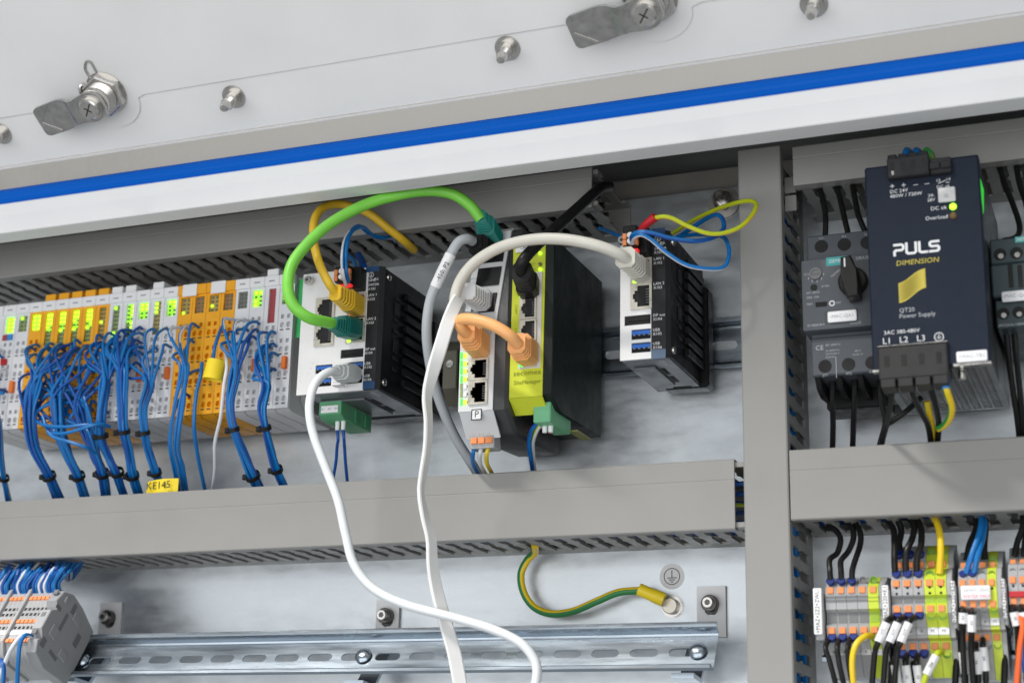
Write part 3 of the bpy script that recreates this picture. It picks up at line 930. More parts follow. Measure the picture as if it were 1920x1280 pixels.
# ------------------------------------------------------------------ small black industrial computers
def computer(label, d0, pxs, wide):
    """pxs: dict of pixel rectangles on the front plane d0"""
    x0, x1, z0, z1 = rect(d0, *pxs['front'])
    xs = at(*pxs['strip'], d0)[0]                 # left edge of the black strip
    org = ((x0 + x1) / 2, 9, (z0 + z1) / 2)
    t = thing('industrial_computer', label, 'computer', org, 'small black industrial computers')
    ports = {k: rect(d0, *v) for k, v in pxs.items() if k.startswith(('jack', 'usb', 'dp'))}
    holes = []
    for k, (a, b, c, e) in ports.items():
        g = 0.5 if k.startswith('jack') else 0
        holes.append(R4(a + g, min(b, xs - .3) - g, c + g, e - g))
    fm = holed(R4(x0, xs, z0, z1), holes, 1.6, IPCWHITE, 'front_plate')
    instance('front_plate', fm, t, (-org[0], d0 - org[1], -org[2]))
    b = MB(org)
    b.box(x0 + (5 if wide else .6), x1 - .2, 14, d0 - 1.7, z0 + .4, z1 - .4, .6)
    b.obj('body', BLACKM, t)
    b = MB(org)
    b.prism([(xs + .1, d0 - 3), (xs + .1, d0 + .3), (x1 - 2.6, d0 + .3), (x1, d0 - 2.5), (x1, d0 - 3)], 'z', z0, z1)
    strip = b.obj('side_strip', STRIPB, t)
    for key in ('bluetop', 'bluebot'):
        a, c, e, g = rect(d0, *pxs[key])
        b = MB(org)
        b.box(a, min(c, x1 - 2.6), d0 + .3, d0 + .45, e, g)
        b.obj('logo_field', LOGOBLUE if (wide or key == 'bluetop') else mat('label_slate', (0.085, 0.13, 0.20), 0.4), strip)
    for k, (a, c, e, g) in ports.items():
        if k.startswith('jack'):
            lit = None
            if k in pxs.get('led', {}):
                lit = (a + 3.0, e + 1.6, pxs['led'][k])
            jack(t, org, a, c, e, g, d0, 1, lit)
        elif k.startswith('usb'):
            o = MB(org).box(a + .4, c - .4, d0 - 1.8, d0 + .25, (e + g) / 2 - .1, g - .9, .15).obj('usb_port', USBBLUE, t)
            mm = MB(org)
            n_ = 4
            for q in range(n_):
                xx = a + (c - a) * (q + .5) / n_
                mm.box(xx - .6, xx + .6, d0 - 1.75, d0 - .6, (e + g) / 2 - .5, (e + g) / 2 - .12)
            mm.obj('contact', STEEL, o)
        else:
            m_ = MB(org)
            m_.prism([(a + 1.4, e + .2), (c - .2, e + .2), (c - .2, g - .2), (a + .3, g - .2), (a + .3, e + 1.4)], 'd', d0 - 1.7, d0 - .9)
            m_.box(a + 2, c - 1, d0 - .9, d0 - .2, (e + g) / 2 - .4, (e + g) / 2 + .4)
            m_.obj('display_port', BLACK, t)
    # printed legends on the strip
    for s, px, py, sz, al in pxs['text']:
        p = at(px, py, d0 + .3)
        text(s, strip, org, p[0], d0 + .33, p[2], sz, INKW, 'lettering', al)
    # earth mark
    p = at(*pxs['earth'], d0 + .3)
    m_ = MB(org)
    m_.lathe((p[0], d0 + .31, p[2]), (0, 1, 0), [(0, 1.7), (.06, 1.7), (.06, 2.0), (0, 2.0)], 18, capped=False)
    m_.box(p[0] - .15, p[0] + .15, d0 + .31, d0 + .37, p[2] - .2, p[2] + 1.3)
    for q, w_ in enumerate((1.1, .7, .35)):
        m_.box(p[0] - w_, p[0] + w_, d0 + .31, d0 + .37, p[2] - .5 - q * .45, p[2] - .3 - q * .45)
    m_.obj('earth_mark', INKW, strip)
    # cooling fins on the right side
    fin = MB().box(0, 3.0, 22, d0 - 33, -2.4, 2.4, .4).mesh('fin', BLACKM)
    nf = 9
    for q in range(nf):
        z = z0 + 12 + (z1 - z0 - 24) * q / (nf - 1)
        instance('fin', fin, t, (x1 - .2 - org[0], -org[1], z - org[2]))
    for q, (v, hh) in enumerate(((.80, 1.2), (.71, 4.2), (.62, 1.2), (.53, 1.2), (.41, 4.6), (.31, 1.2), (.22, 1.2))):
        b = MB(org)
        zz = z0 + (z1 - z0) * v
        b.box(x1 - .3, x1 + .7, d0 - 26, d0 - 19, zz - hh, zz + hh, .25)
        b.obj('louvre', STRIPB, t)
    for z in (z0 + 6.5, z1 - 5.5):
        b = MB(org)
        b.lathe((x1 - .2, d0 - 8.5, z), (1, 0, 0), [(0, 2.6), (.9, 2.4), (1.5, 1.5), (1.6, .9), (1.0, .9)], 14)
        b.obj('side_screw', STEEL, t)
    # rear mounting shell
    b = MB(org)
    b.prism([(x0 + 8, z0 - 1.2), (x1 + 3.2, z0 - 1.2), (x1 + 5.2, z0 + .8), (x1 + 5.2, z0 + 66), (x1 + 3.2, z0 + 68), (x0 + 8, z0 + 68)], 'd', 9.2, 22, b=.8)
    b.obj('rear_shell', BLACKM, t)
    # underside
    b = MB(org)
    b.box(x0 + (5 if wide else .8), x1 - 1, 16, d0 - 2, z0 - .6, z0 + .5, .3)
    under = b.obj('bottom_plate', IPCGREY, t)
    b = MB(org)
    xa, xb = x0 + (10 if wide else 4.5), x0 + (43 if wide else 18)
    b.box(xa, xb, 34, d0 - 16, z0 - 2.2, z0 - .6, .4)
    b.obj('bottom_flap', IPCGREY, under)
    b = MB(org)
    for q in range(2):
        b.box(xb + 1.2, xb + 4.2, 38 + q * 20, 53 + q * 20, z0 - .75, z0 - .55)
    b.box(x0 + 14, x1 - 6, 23, 26, z0 - .75, z0 - .55)
    b.obj('vent_slot', HOLE, under)
    b = MB(org)
    for q in range(3):
        b.box(x1 - 9 + q * .6, x1 - 5.5, d0 - 8 - q * 4, d0 - 6 - q * 4, z0 - .68, z0 - .58)
    b.obj('print', INKDW, under)
    # black power connector with orange levers and a red glow below
    a, c, e, g = rect(d0, *pxs['power'])
    b = MB(org)
    b.box(a, c, d0 - 1, d0 + 9, e, g, .5)
    pc = b.obj('power_connector', BLACK, t)
    b = MB(org)
    b.box(a - 1.2, c - 5, d0 + 9.2, d0 + 16, e + 2.5, g - 1, .6)
    b.obj('plug_block', BLACK, pc)
    for ex in (a - 1.2, c - 6.5):
        b = MB(org)
        for q in range(2):
            b.box(ex, ex + 2.6, d0 + 14.2, d0 + 17.2, e + 3.4 + q * 4.2, e + 7.2 + q * 4.2, .3)
        b.obj('release_lever', LEVER2, pc)
    b = MB(org)
    for q in range(2):
        b.lathe(((a + c) / 2 - 2.2, d0 + 16, e + 5.3 + q * 4.0), (0, 1, 0), [(0, 1.9), (3, 1.9), (3.6, 1.4)], 10)
    b.obj('ferrule', PAPER, pc)
    MB(org).box(a + .5, c - 5, d0 + 9.2, d0 + 13, e + .2, e + 2.3, .4).obj('status_light', LEDRED, pc)
    if 'cap' in pxs:
        p = at(*pxs['cap'], d0)
        b = MB(org)
        b.lathe((p[0], d0, p[2]), (0, 1, 0), [(0, 2.9), (4.4, 2.9), (5, 2.5)], 16)
        b.lathe((p[0], d0 + 5, p[2]), (0, 1, 0), [(0, 1.3), (.06, 1.3)], 6, mi=1)
        b.obj('captive_screw', [STEEL, DARKSTEEL], t)
    return t, (x0, x1, z0, z1), org


IPCD = 95
ipc1, B1, O1 = computer('wide black industrial computer with white front plate beside the terminal row', IPCD, dict(
    front=(569.5, 515, 709, 728.5), strip=(686, 620), bluetop=(687, 501, 711, 508.5), bluebot=(681, 716, 704, 728), earth=(696, 515.5), cap=(582, 528),
    power=(652, 510, 686, 546), led={'jack3': LEDOR, 'jack4': LEDG},
    jack1=(594, 560, 627, 600), jack2=(591.5, 607.5, 625.5, 647), jack3=(654, 552, 685.5, 595), jack4=(650.5, 596, 684, 641),
    usb1=(592, 685, 622.5, 698), usb2=(650, 679.5, 680.5, 692), usb3=(590, 710, 620.5, 723), usb4=(648.5, 705, 679, 717), dp=(639, 656, 681, 668.5),
    text=[('GND', 691, 526, 2.6, 'LEFT'), ('P.S.', 702, 523.5, 2.4, 'LEFT'), ('24V/3A', 690.5, 534.5, 2.6, 'LEFT'), ('X101', 690, 542.5, 2.6, 'LEFT'), ('LAN 1', 689, 554, 2.6, 'LEFT'), ('X102', 688.6, 561.8, 2.6, 'LEFT'),
          ('LAN 2', 687, 598.5, 2.6, 'LEFT'), ('X103', 686.6, 606, 2.6, 'LEFT'), ('DP out', 684, 655, 2.6, 'LEFT'), ('X104', 683.6, 662.5, 2.6, 'LEFT'), ('USB', 683, 682, 2.6, 'LEFT'), ('X105', 682.6, 689, 2.6, 'LEFT'),
          ('USB', 682, 705, 2.6, 'LEFT'), ('X106', 681.6, 712.3, 2.6, 'LEFT')]), True)
ipc2, B2, O2 = computer('slim black industrial computer with white front, near the vertical duct', IPCD, dict(
    front=(1163.5, 441, 1256, 668.5), strip=(1221, 600), bluetop=(1222, 429.5, 1249, 437), bluebot=(1222.5, 656, 1250, 671), earth=(1233, 448),
    power=(1186, 436, 1222, 482), led={'jack1': LEDG}, cap=(1170, 454),
    jack1=(1183, 487, 1223, 530), jack2=(1183, 533.5, 1223, 578), usb1=(1184, 618.5, 1220.5, 634), usb2=(1184, 643.5, 1221, 659), dp=(1171, 593, 1220, 606.5),
    text=[('GND', 1227, 459, 2.6, 'LEFT'), ('P.S.', 1238, 456, 2.4, 'LEFT'), ('24V/3A', 1226.5, 467, 2.6, 'LEFT'), ('X101', 1226, 474, 2.6, 'LEFT'), ('LAN 1', 1225.5, 486, 2.6, 'LEFT'), ('X102', 1225.2, 494, 2.6, 'LEFT'),
          ('LAN 2', 1225, 532.5, 2.6, 'LEFT'), ('X103', 1225, 540, 2.6, 'LEFT'), ('DP out', 1224.5, 591.5, 2.6, 'LEFT'), ('X104', 1224.5, 599, 2.6, 'LEFT'), ('USB', 1224, 619, 2.6, 'LEFT'), ('X105', 1224, 626.5, 2.6, 'LEFT'),
          ('USB', 1224, 644.5, 2.6, 'LEFT'), ('X106', 1224, 652, 2.6, 'LEFT')]), False)

# green connector hanging below the left computer
gx, gd, gz = at(640, 785, 58)
go = (gx, gd, gz)
t = thing('green_connector', 'green pluggable connector with white strip below the wide computer', 'connector', go)
a = at(598, 765, 80)
b_ = at(645, 795, 62)
x0, z1 = a[0], B1[2] - 1.8
m = MB(go)
m.prism([(80, z1), (80, z1 - 9), (74, z1 - 12), (34, z1 - 12), (34, z1)], 'x', x0, x0 + 17, b=.4)
bd = m.obj('body', mat('shaded_green_terminal', (0.10, 0.34, 0.17), 0.45, 0, 0.04, 90), t)  # darker green carries the shade below the computer in its colour
MB(go).box(x0 + 2, x0 + 15, 80.05, 80.8, z1 - 8, z1 - 3, .2).obj('label', PAPER, t)
text('A1   A2   R4', bd, go, x0 + 8.5, 80.85, z1 - 5.5, 2.4, INKG, 'lettering')
m = MB(go)
for q in range(2):
    m.box(x0 + 17, x0 + 18.4, 38 + q * 15, 46 + q * 15, z1 - 11, z1 - 2, .3)
m.obj('side_clip', mat('dark_green_terminal', (0.05, 0.26, 0.12), 0.45), t)
m = MB(go)
for q in range(2):
    m.lathe((x0 + 9.5 + q * 4.5, 70, z1 - 12), (0, 0, -1), [(0, 1.6), (6, 1.4)], 10)
m.obj('ferrule', PAPER, t)
GC = (x0, z1)

# ------------------------------------------------------------------ grey network switch
SWX0, SWX1 = 397.4, 421.2
so = (409, 9, -60)
sw = thing('network_switch', 'grey network switch with dark side and lit port lights, left of the lime device', 'network switch', so)
prof = [(108, -119), (108, -68), (84, 8), (80, 11), (12, 11), (12, -128), (84, -132), (92, -130)]
m = MB(so)
m.prism(prof[:], 'x', SWX0 + 1.2, SWX1 + 9.5, b=2.2)
m.obj('housing', mat('switch_side', (0.040, 0.041, 0.043), 0.42, 0, 0.06, 60), sw)
m = MB(so)
m.prism([(108.2, -119), (109.2, -119), (109.2, -67.6), (85, 9), (81, 12), (80.4, 11.4), (84.2, 8), (108.2, -68)], 'x', SWX0, SWX1, b=.3)
m.prism([(108.2, -119), (109.2, -119.2), (96, -134), (95, -133)], 'x', SWX0 + .8, SWX1 + .3)
m.obj('front', mat('switch_front', (0.66, 0.67, 0.675), 0.42, 0, 0.03, 60), sw)


def on_switch(v):
    """depth of the front at height v"""
    return 109.2 if v <= -67.6 else 109.2 - (v + 67.6) * (24.2 / 76.6)


# two open sockets low on the front
for (pa, pb, pc_, pd) in ((880, 673, 916, 711.5), (880, 715, 914, 757)):
    a, c, e, g = rect(109.2, pa, pb, pc_, pd)
    jack(sw, so, a, c, e, g, 109.25, 1, None, 1.4)
# light pipes left of the sockets
for q, (py, lit) in enumerate(((667, 1), (682, 1), (696, 1), (711, 1), (725, 0), (739, 0), (754, 1))):
    p = at(873, py, 109.3)
    m = MB(so)
    m.box(p[0] - 1.5, p[0] + .9, 109.25, 109.8, p[2] - 1.6, p[2] + 1.6, .2)
    m.obj('led', LEDG if lit else PAPER, sw)
    p2 = at(864, py, 109.3)
    m = MB(so)
    m.box(p2[0] - .3, p2[0] + 1.3, 109.25, 109.6, p2[2] - 2.2, p2[2] + 2.2)
    m.obj('led_window', LEDGR if lit else WINDOWG, sw)
    if q in (1, 2, 3, 4, 5, 6):
        p3 = at(878, py, 109.3)
        text(' 4567 8'[q] if q != 5 else '8', sw, so, p3[0] - .6, 109.3, p3[2], 2.6, INK)
p = at(893.5, 777, 109.3)
m = MB(so)
m.box(p[0] - 3.6, p[0] + 3.6, 109.25, 109.35, p[2] - 3.6, p[2] + 3.6)
lg = m.obj('logo', INK, sw)
m = MB(so)
m.box(p[0] - 2.9, p[0] + 2.9, 109.34, 109.42, p[2] - 2.9, p[2] + 2.9)
m.obj('emblem', INKW, lg)
text('P', lg, so, p[0] + .1, 109.48, p[2], 6.2, INK)
p = at(886, 508, 94)
m = MB(so)
zc = p[2]
dc = on_switch(zc)
sl = 24.2 / 76.6
m.prism([(dc + .2 + 6 * sl, zc - 6), (dc + .8 + 6 * sl, zc - 6), (dc + .8 - 6 * sl, zc + 6), (dc + .2 - 6 * sl, zc + 6)], 'x', SWX0 + .6, SWX0 + 4.8)
m.obj('label', PAPER, sw)
o = text('SW1', sw, so, SWX0 + 2.7, dc + .9, zc, 4.2, INK)
o.rotation_euler = (math.radians(90) - math.atan(sl), math.radians(-90), 0)
# sloped upper part: black sockets behind the plugs
for k, v in enumerate((-8, -26, -46)):
    m = MB(so)
    d = on_switch(v)
    sl = 24.2 / 76.6
    m.prism([(d + .1 + 7 * sl, v - 7), (d + 1.0 + 7 * sl, v - 7), (d + 1.0 - 7 * sl, v + 7), (d + .1 - 7 * sl, v + 7)], 'x', SWX0 + 5, SWX1 - 2.5)
    m.obj('port', BLACK, sw)
# power terminal below the bevel
p = at(905, 805, 96)
m = MB(so)
m.prism([(88, p[2] + 3), (99, p[2] + 3), (96, p[2] - 12), (84, p[2] - 12)], 'x', p[0] - 8.2, p[0] + 8.2, b=.4)
tb = m.obj('power_terminal', GREYP, sw)
for q in range(3):
    x = p[0] - 5.2 + q * 5.2
    m = MB(so)
    m.lathe((x, 98.2, p[2] + .3), (0, 1, 0), [(0, 1.3), (.5, 1.3)], 10)
    m.obj('test_hole', HOLE, tb)
    m = MB(so)
    m.box(x - 2.2, x + 2.2, 95, 98.2, p[2] - 9.4, p[2] - 5.4, .3)
    m.obj('release_lever', LEVER2, tb)
    text(('US', 'GND', 'FE')[q], tb, so, x, 98.3, p[2] - 2.9, 2.0, INK)
SWT = p

# ------------------------------------------------------------------ black router with lime front
RX0, RX1 = 431, 459.5
ro = (445, 9, -60)
rt = thing('remote_router', 'black router with lime green front, between the grey switch and slim computer', 'router', ro)
m = MB(ro)
m.prism([(106, -110.5), (104.5, -8.5), (103, -7), (10, -7), (10, -117.5), (84, -118.5), (92, -118)], 'x', RX0 - 3, RX1, b=.6)
m.obj('housing', mat('router_side', (0.011, 0.016, 0.014), 0.5, 0, .08, 60, spec=.25), rt)
m = MB(ro)
lx1 = 453.4
m.prism([(105.2, -111.8), (106.6, -111.8), (105.1, -9), (103.9, -9)], 'x', RX0, lx1, b=.2)
m.prism([(105.2, -111.9), (106.6, -112), (95, -120.5), (94, -119.5)], 'x', RX0, lx1)
face = m.obj('front', LIME, rt)
RF = 106.0
a, c, e, g = rect(RF, 967, 459, 994, 471)
MB(ro).box(a, c, RF - .4, RF + .2, e, g).obj('label', PAPER, rt)
text('-A1', rt, ro, (a + c) / 2 + 1.5, RF + .25, (e + g) / 2, 4.2, INK)
for px, py, mm in ((1013, 475, LEDG), (1013, 495, LEDOFF), (1013, 505, LEDG)):
    p = at(px, py, RF)
    MB(ro).lathe((p[0], RF - .3, p[2]), (0, 1, 0), [(0, 1.15), (.9, 1.15), (1.2, .7)], 12).obj('led', mm, rt)
for s, px, py in (('POWER', 1006, 475), ('CONNECT', 1004, 495), ('STATUS', 1005, 505)):
    p = at(px, py, RF)
    text(s, rt, ro, p[0], RF + .5, p[2], 1.7, INKL, align='RIGHT')
a, c, e, g = rect(RF + .4, 975, 513, 1013.5, 689)
MB(ro).box(a, c, RF - .8, RF + .5, e, g, .2).obj('port_block', mat('port_block_white', (0.62, 0.60, 0.56), 0.4), rt)
for k, (py0, py1) in enumerate(((515, 556), (560, 597), (601, 638), (643, 687))):
    a, c, e, g = rect(RF + .5, 976, py0, 1006, py1)
    jack(rt, ro, a, c, e, g, RF + .6, 1, (a + 1.3, e + 1.5, LEDGR) if k in (0, 3) else None, 1.1)
for s, px, py in (('LAN 1', 969, 545), ('LAN 2', 968, 580), ('LAN 3', 968, 625)):
    p = at(px, py, RF)
    o = text(s, rt, ro, p[0], RF + .5, p[2], 2.2, INKL)
    o.rotation_euler = (math.radians(90), math.radians(-90), 0)
p = at(989, 699, RF)
text('secomea', rt, ro, p[0], RF + .75, p[2], 4.9, INKL, sx=1.05)
p = at(989, 716.5, RF)
text('SiteManager', rt, ro, p[0], RF + .75, p[2], 3.7, INKL, sx=0.98, shear=.15)
# green plug below the front
p = at(1000, 754, 100)
q = at(1030, 790, 100)
m = MB(ro)
m.box(p[0], q[0] + .6, 62, 100, q[2], p[2], .7)
gp = m.obj('green_plug', PGREEN, rt)
m = MB(ro)
for k in range(2):
    m.box(p[0] + 1 + k * 5.5, p[0] + 4.6 + k * 5.5, 96, 99, p[2] - .2, p[2] + .5)
m.obj('screw_slot', HOLE, gp)
m = MB(ro)
for k in range(2):
    m.lathe((p[0] + 3.4 + k * 4, 88, q[2]), (0, 0, -1), [(0, 1.7), (4, 1.5)], 10)
m.obj('ferrule', PAPER, gp)
RGP = (p[0], q[2])
MB(ro).box(q[0] - 2, q[0] + 4.5, 34, 60, q[2] + 2.6, q[2] + 3.4).obj('rating_label', mat('rating_label', (0.32, 0.33, 0.09), 0.5), rt)
MB(ro).box(RX0 + 2, RX0 + 16, 40, 56, -120.2, -118.2, .4).obj('foot_catch', LEVER, rt)
# olive clamp on the rail behind the white cables
p = at(842, 690, 60)
t = thing('rail_clamp', 'dark olive rail clamp half hidden behind the white cables', 'clamp', (p[0], 9, p[2]))
m = MB((p[0], 9, p[2]))
m.prism([(9, p[2] + 22), (48, p[2] + 22), (60, p[2] + 12), (60, p[2] - 14), (50, p[2] - 24), (9, p[2] - 24)], 'x', p[0] - 5, p[0] + 6, b=.8)
m.obj('body', OLIVE, t)
m = MB((p[0], 9, p[2]))
m.lathe((p[0] + .5, 60, p[2] + 3), (0, 1, 0), [(0, 2.6), (.6, 2.6), (.6, 1.4), (.1, 1.4)], 12)
m.obj('screw', STEEL, t)
# ------------------------------------------------------------------ cables and wires
def path(pts):
    return [at(*p) for p in pts]


def cord(label, cat, pts, r, mats, name='cable', n=12, mifun=None, parent=None, res=8, part='cord', group=None, world_pts=False):
    P = pts if world_pts else path(pts)
    t = parent or thing(name, label, cat, P[0], group)
    org = tuple(v / S for v in (t.location.x, -t.location.y, t.location.z))
    m = MB(org)
    m.tube(P, r, n, res, mifun)
    m.obj(part, mats, t)
    return t, org


def two_tone(n, frac=.3, twist=0.05):
    """stripe running along the wire with a slow twist"""
    def f(k, i):
        return 1 if ((i / n + k * twist / 10) % 1.0) < frac else 0
    return f


# green patch cable: left computer -> network switch
b0 = at(667, 618, 95)
b0 = (b0[0], 96, b0[2])
tip = at(622, 606, 131)
t, o = cord('bright green patch cable with teal plugs arching from computer to switch', 'patch cable',
            [(626, 607, 128), (612, 604, 137), (580, 596, 150), (552, 575, 157), (540, 542, 160), (546, 500, 158), (572, 462, 152), (618, 420, 142), (680, 386, 130), (745, 366, 120), (800, 358, 113), (848, 364, 108), (882, 386, 104), (902, 412, 100)],
            3.75, CGREEN, 'patch_cable', 16)
plug_mb(o, b0, tip, 12, 14.5, 8.2, 8.2, 5, .45).obj('plug', CTEAL, t)
MB(o).loft([octo(b0[0], 95.2, b0[2], 11.4, 11.4), octo(b0[0], 100, b0[2], 11.4, 11.4)]).obj('plug_nose', BLACK, t)
pa, pb = at(926, 452, 90), at(899, 404, 102)
plug_mb(o, pa, pb, 13, 14, 8.2, 8.2, 6, .4).obj('plug', CTEAL, t)

# yellow patch cable: left computer -> upper duct
t, o = cord('yellow patch cable looping from the wide computer up into the upper duct', 'patch cable',
            [(630, 549, 127), (616, 530, 134), (598, 492, 137), (588, 450, 133), (590, 412, 124), (607, 389, 112), (640, 383, 100), (688, 398, 90), (730, 430, 78), (758, 452, 66), (776, 468, 50)], 2.9, CYEL, 'patch_cable', 14)
b0 = at(669.5, 573.5, 96)
plug_mb(o, b0, at(628, 548, 129), 11.5, 14.5, 8.5, 10.5, 5, .55).obj('plug', CYEL, t)
MB(o).loft([octo(b0[0], 95.5, b0[2], 10.5, 11), octo(b0[0], 101, b0[2], 10.5, 11)]).obj('plug_nose', mat('clear_plug', (0.42, 0.36, 0.16), 0.2), t)

# blue wires of the left computer's power plug
w, o = cord('pair of blue wires from computer power plug up to the upper duct', 'wire pair',
            [(649, 534, 113), (643, 512, 122), (642, 480, 122), (647, 450, 115), (660, 431, 106), (674, 424, 98), (690, 436, 86), (712, 446, 74), (735, 444, 62), (742, 452, 50)], 1.35, [WBLUE, WWHITE], 'wire_pair', 10, two_tone(10, .25))
m = MB(o)
m.tube(path([(653, 529, 113), (649, 505, 120), (649, 470, 119), (656, 440, 112), (668, 429, 104), (682, 426, 96), (698, 440, 82), (722, 446, 70), (738, 446, 56)]), 1.35, 10)
m.obj('cord', WBLUE, w)
for k, pts in enumerate(([(668, 505, 90), (664, 490, 80), (655, 480, 66), (648, 472, 50)], [(682, 500, 70), (678, 488, 60), (672, 478, 50)])):
    cord(('short blue wire end rising behind the wide computer', 'thick dark blue wire behind the wide computer')[k], 'wire', pts, (1.3, 2.6)[k], (WBLUE, WBLUE2)[k], 'wire', 8, group='wires behind the wide computer')

# beige patch cable: slim computer -> switch
t, o = cord('thick beige patch cable arching from slim computer over the lime router', 'patch cable',
            [(1180, 489, 128), (1160, 476, 136), (1118, 460, 142), (1060, 449, 144), (1000, 449, 143), (940, 463, 141), (892, 491, 139), (864, 525, 138), (853, 560, 137), (857, 588, 134), (874, 606, 124)], 3.6, CBEIGE, 'patch_cable', 16)
b0 = at(1203, 508.5, 96)
plug_mb(o, b0, at(1172, 482, 131), 12, 14.5, 12.5, 13, 5, .66).obj('plug', CBEIGE, t)
b1 = at(905, 614, 110.2)
plug_mb(o, b1, at(868, 596, 128), 12, 13, 8, 8, 3, .35).obj('plug', CGREY, t)

# grey cable with marker sleeve, black plug in the switch
t, o = cord('light grey cable with marker sleeve behind the flat white cable', 'patch cable',
            [(886, 452, 108), (874, 448, 116), (858, 456, 120), (838, 490, 121), (820, 528, 120), (806, 566, 118), (800, 620, 112), (806, 680, 100), (822, 745, 84), (850, 812, 66), (880, 862, 52), (902, 896, 40)], 3.3, CGREY, 'patch_cable', 14)
pa, pb = at(916, 474, 92), at(888, 452, 106)
plug_mb(o, pa, pb, 13, 14, 9, 9, 2, .3).obj('plug', BLACK, t)
SL = path([(845, 477, 121), (830, 508, 120.6), (816, 538, 119.4)])
m = MB(o)
m.tube(SL, 3.7, 14)
sl = m.obj('marker_sleeve', PAPER, t)
p = at(829.5, 509, 125.2)
text('-450: P2', sl, o, p[0], 125.0, p[2], 4.2, INK, rot=(math.radians(90), math.radians(-64), math.radians(18)))
p = at(828, 770, 84)
o2 = text('CAT.5e  100 ohm  E123', t, o, at(862, 835, 64)[0] + 1, 64.5, at(862, 835, 64)[2] + 1, 2.6, INKG, rot=(math.radians(90), math.radians(57), math.radians(18)))


# flat white cable: ribbon with changing twist
def ribbon(m, pts, w, th, res=8):
    """pts: (px,py,d,angle): angle of the broad side about the run, 0 = facing the viewer"""
    P = smooth([at(p[0], p[1], p[2]) for p in pts], res)
    A = []
    for a, b in zip(pts, pts[1:]):
        A += [a[3] + (b[3] - a[3]) * k / res for k in range(res)]
    A.append(pts[-1][3])
    rings = []
    view = (CC - P[len(P) // 2]).normalized()
    for i, p in enumerate(P):
        T = (P[min(i + 1, len(P) - 1)] - P[max(i - 1, 0)]).normalized()
        s = T.cross(view).normalized()
        nn = s.cross(T).normalized()
        a = math.radians(A[i])
        u = s * math.cos(a) + nn * math.sin(a)
        v = nn * math.cos(a) - s * math.sin(a)
        prof_ = []
        for cx, cy in ((-w / 2 + th * .3, -th / 2), (w / 2 - th * .3, -th / 2), (w / 2, -th * .2), (w / 2, th * .2), (w / 2 - th * .3, th / 2), (-w / 2 + th * .3, th / 2), (-w / 2, th * .2), (-w / 2, -th * .2)):
            q = p + u * cx + v * cy
            prof_.append((q.x, -q.y, q.z))
        rings.append(prof_)
    m.loft(rings)


p0 = at(878, 548, 130)
t = thing('flat_cable', 'flat white ribbon-like cable hanging from the switch down past the lower rail', 'flat cable', p0)
m = MB(p0)
ribbon(m, [(872, 543, 130, 40), (856, 566, 139, 25), (840, 605, 147, 5), (826, 650, 150, 5), (812, 695, 149, 25), (801, 742, 146, 52), (803, 790, 143, 62), (801, 840, 140, 62), (793, 890, 138, 66), (789, 925, 136, 76), (797, 968, 134, 62), (808, 1010, 131, 48), (811, 1060, 128, 42),
           (820, 1110, 124, 34), (836, 1170, 120, 24), (852, 1225, 117, 14), (866, 1300, 114, 8)], 8.6, 2.6)
m.obj('cord', CWHITE, t)
b0 = at(907, 566, 101)
plug_mb(p0, b0, at(874, 546, 131), 13, 15, 12.5, 11, 6, .8).obj('plug', mat('plug_white', (0.70, 0.71, 0.72), 0.45, 0, .03, 90), t)

# orange short patch lead between switch and router
t, o = cord('short orange patch lead looping between the switch and the lime router', 'patch cable',
            [(880, 628, 131), (866, 616, 139), (862, 602, 142), (872, 598, 144), (893, 600, 146), (918, 607, 146), (940, 618, 145), (958, 631, 142), (972, 645, 136)], 3.7, CORANGE, 'patch_cable', 16)
b0 = at(900, 648, 110)
plug_mb(o, b0, at(874, 622, 134), 13.5, 17, 11.5, 12.5, 3, .38).obj('plug', CORANGE, t)
b1 = at(991, 662, 107)
plug_mb(o, b1, at(968, 643, 136), 13.5, 17, 11.5, 12.5, 3, .38).obj('plug', CORANGE, t)

# black patch cable: router -> upper duct
t, o = cord('thick black patch cable from the lime router up into the upper duct end', 'patch cable',
            [(984, 520, 128), (976, 502, 136), (984, 484, 138), (1012, 454, 128), (1050, 420, 112), (1088, 386, 96), (1112, 364, 84), (1128, 352, 70), (1142, 350, 56)], 3.7, WBLACK, 'patch_cable', 16)
b0 = at(992, 540, 107.2)
plug_mb(o, b0, at(978, 508, 134), 14, 15, 12.5, 13, 5, .6).obj('plug', BLACK, t)

# cool white usb cable
t, o = cord('white usb cable with oval plug drooping from wide computer across the long duct', 'usb cable',
            [(634, 696, 122), (618, 697, 131), (600, 708, 138), (586, 730, 144), (580, 768, 147), (588, 815, 146), (612, 880, 143), (634, 938, 141), (648, 1000, 139), (664, 1058, 137), (700, 1103, 134), (760, 1133, 131), (850, 1157, 127), (920, 1178, 125), (972, 1202, 123), (1000, 1232, 121), (1007, 1262, 120), (998, 1310, 119)],
            2.85, CCOOL, 'usb_cable', 14)
b0 = at(662, 702, 96.5)
B, T = Vector(b0), Vector(at(629, 695, 124))
m = MB(o)
st = [(0, 12.5, 10.5), (.25, 14, 12.5), (.5, 13.6, 12.2), (.72, 12, 10.5), (.74, 10.6, 9.2), (.86, 9.4, 8.2), (.88, 8, 7.2), (1, 6.6, 6.4)]
m.loft([octo(*(B + (T - B) * t_), w_, h_) for t_, w_, h_ in st])
pl = m.obj('plug', mat('usb_plug_grey', (0.62, 0.65, 0.65), 0.45, 0, .03, 90), t)
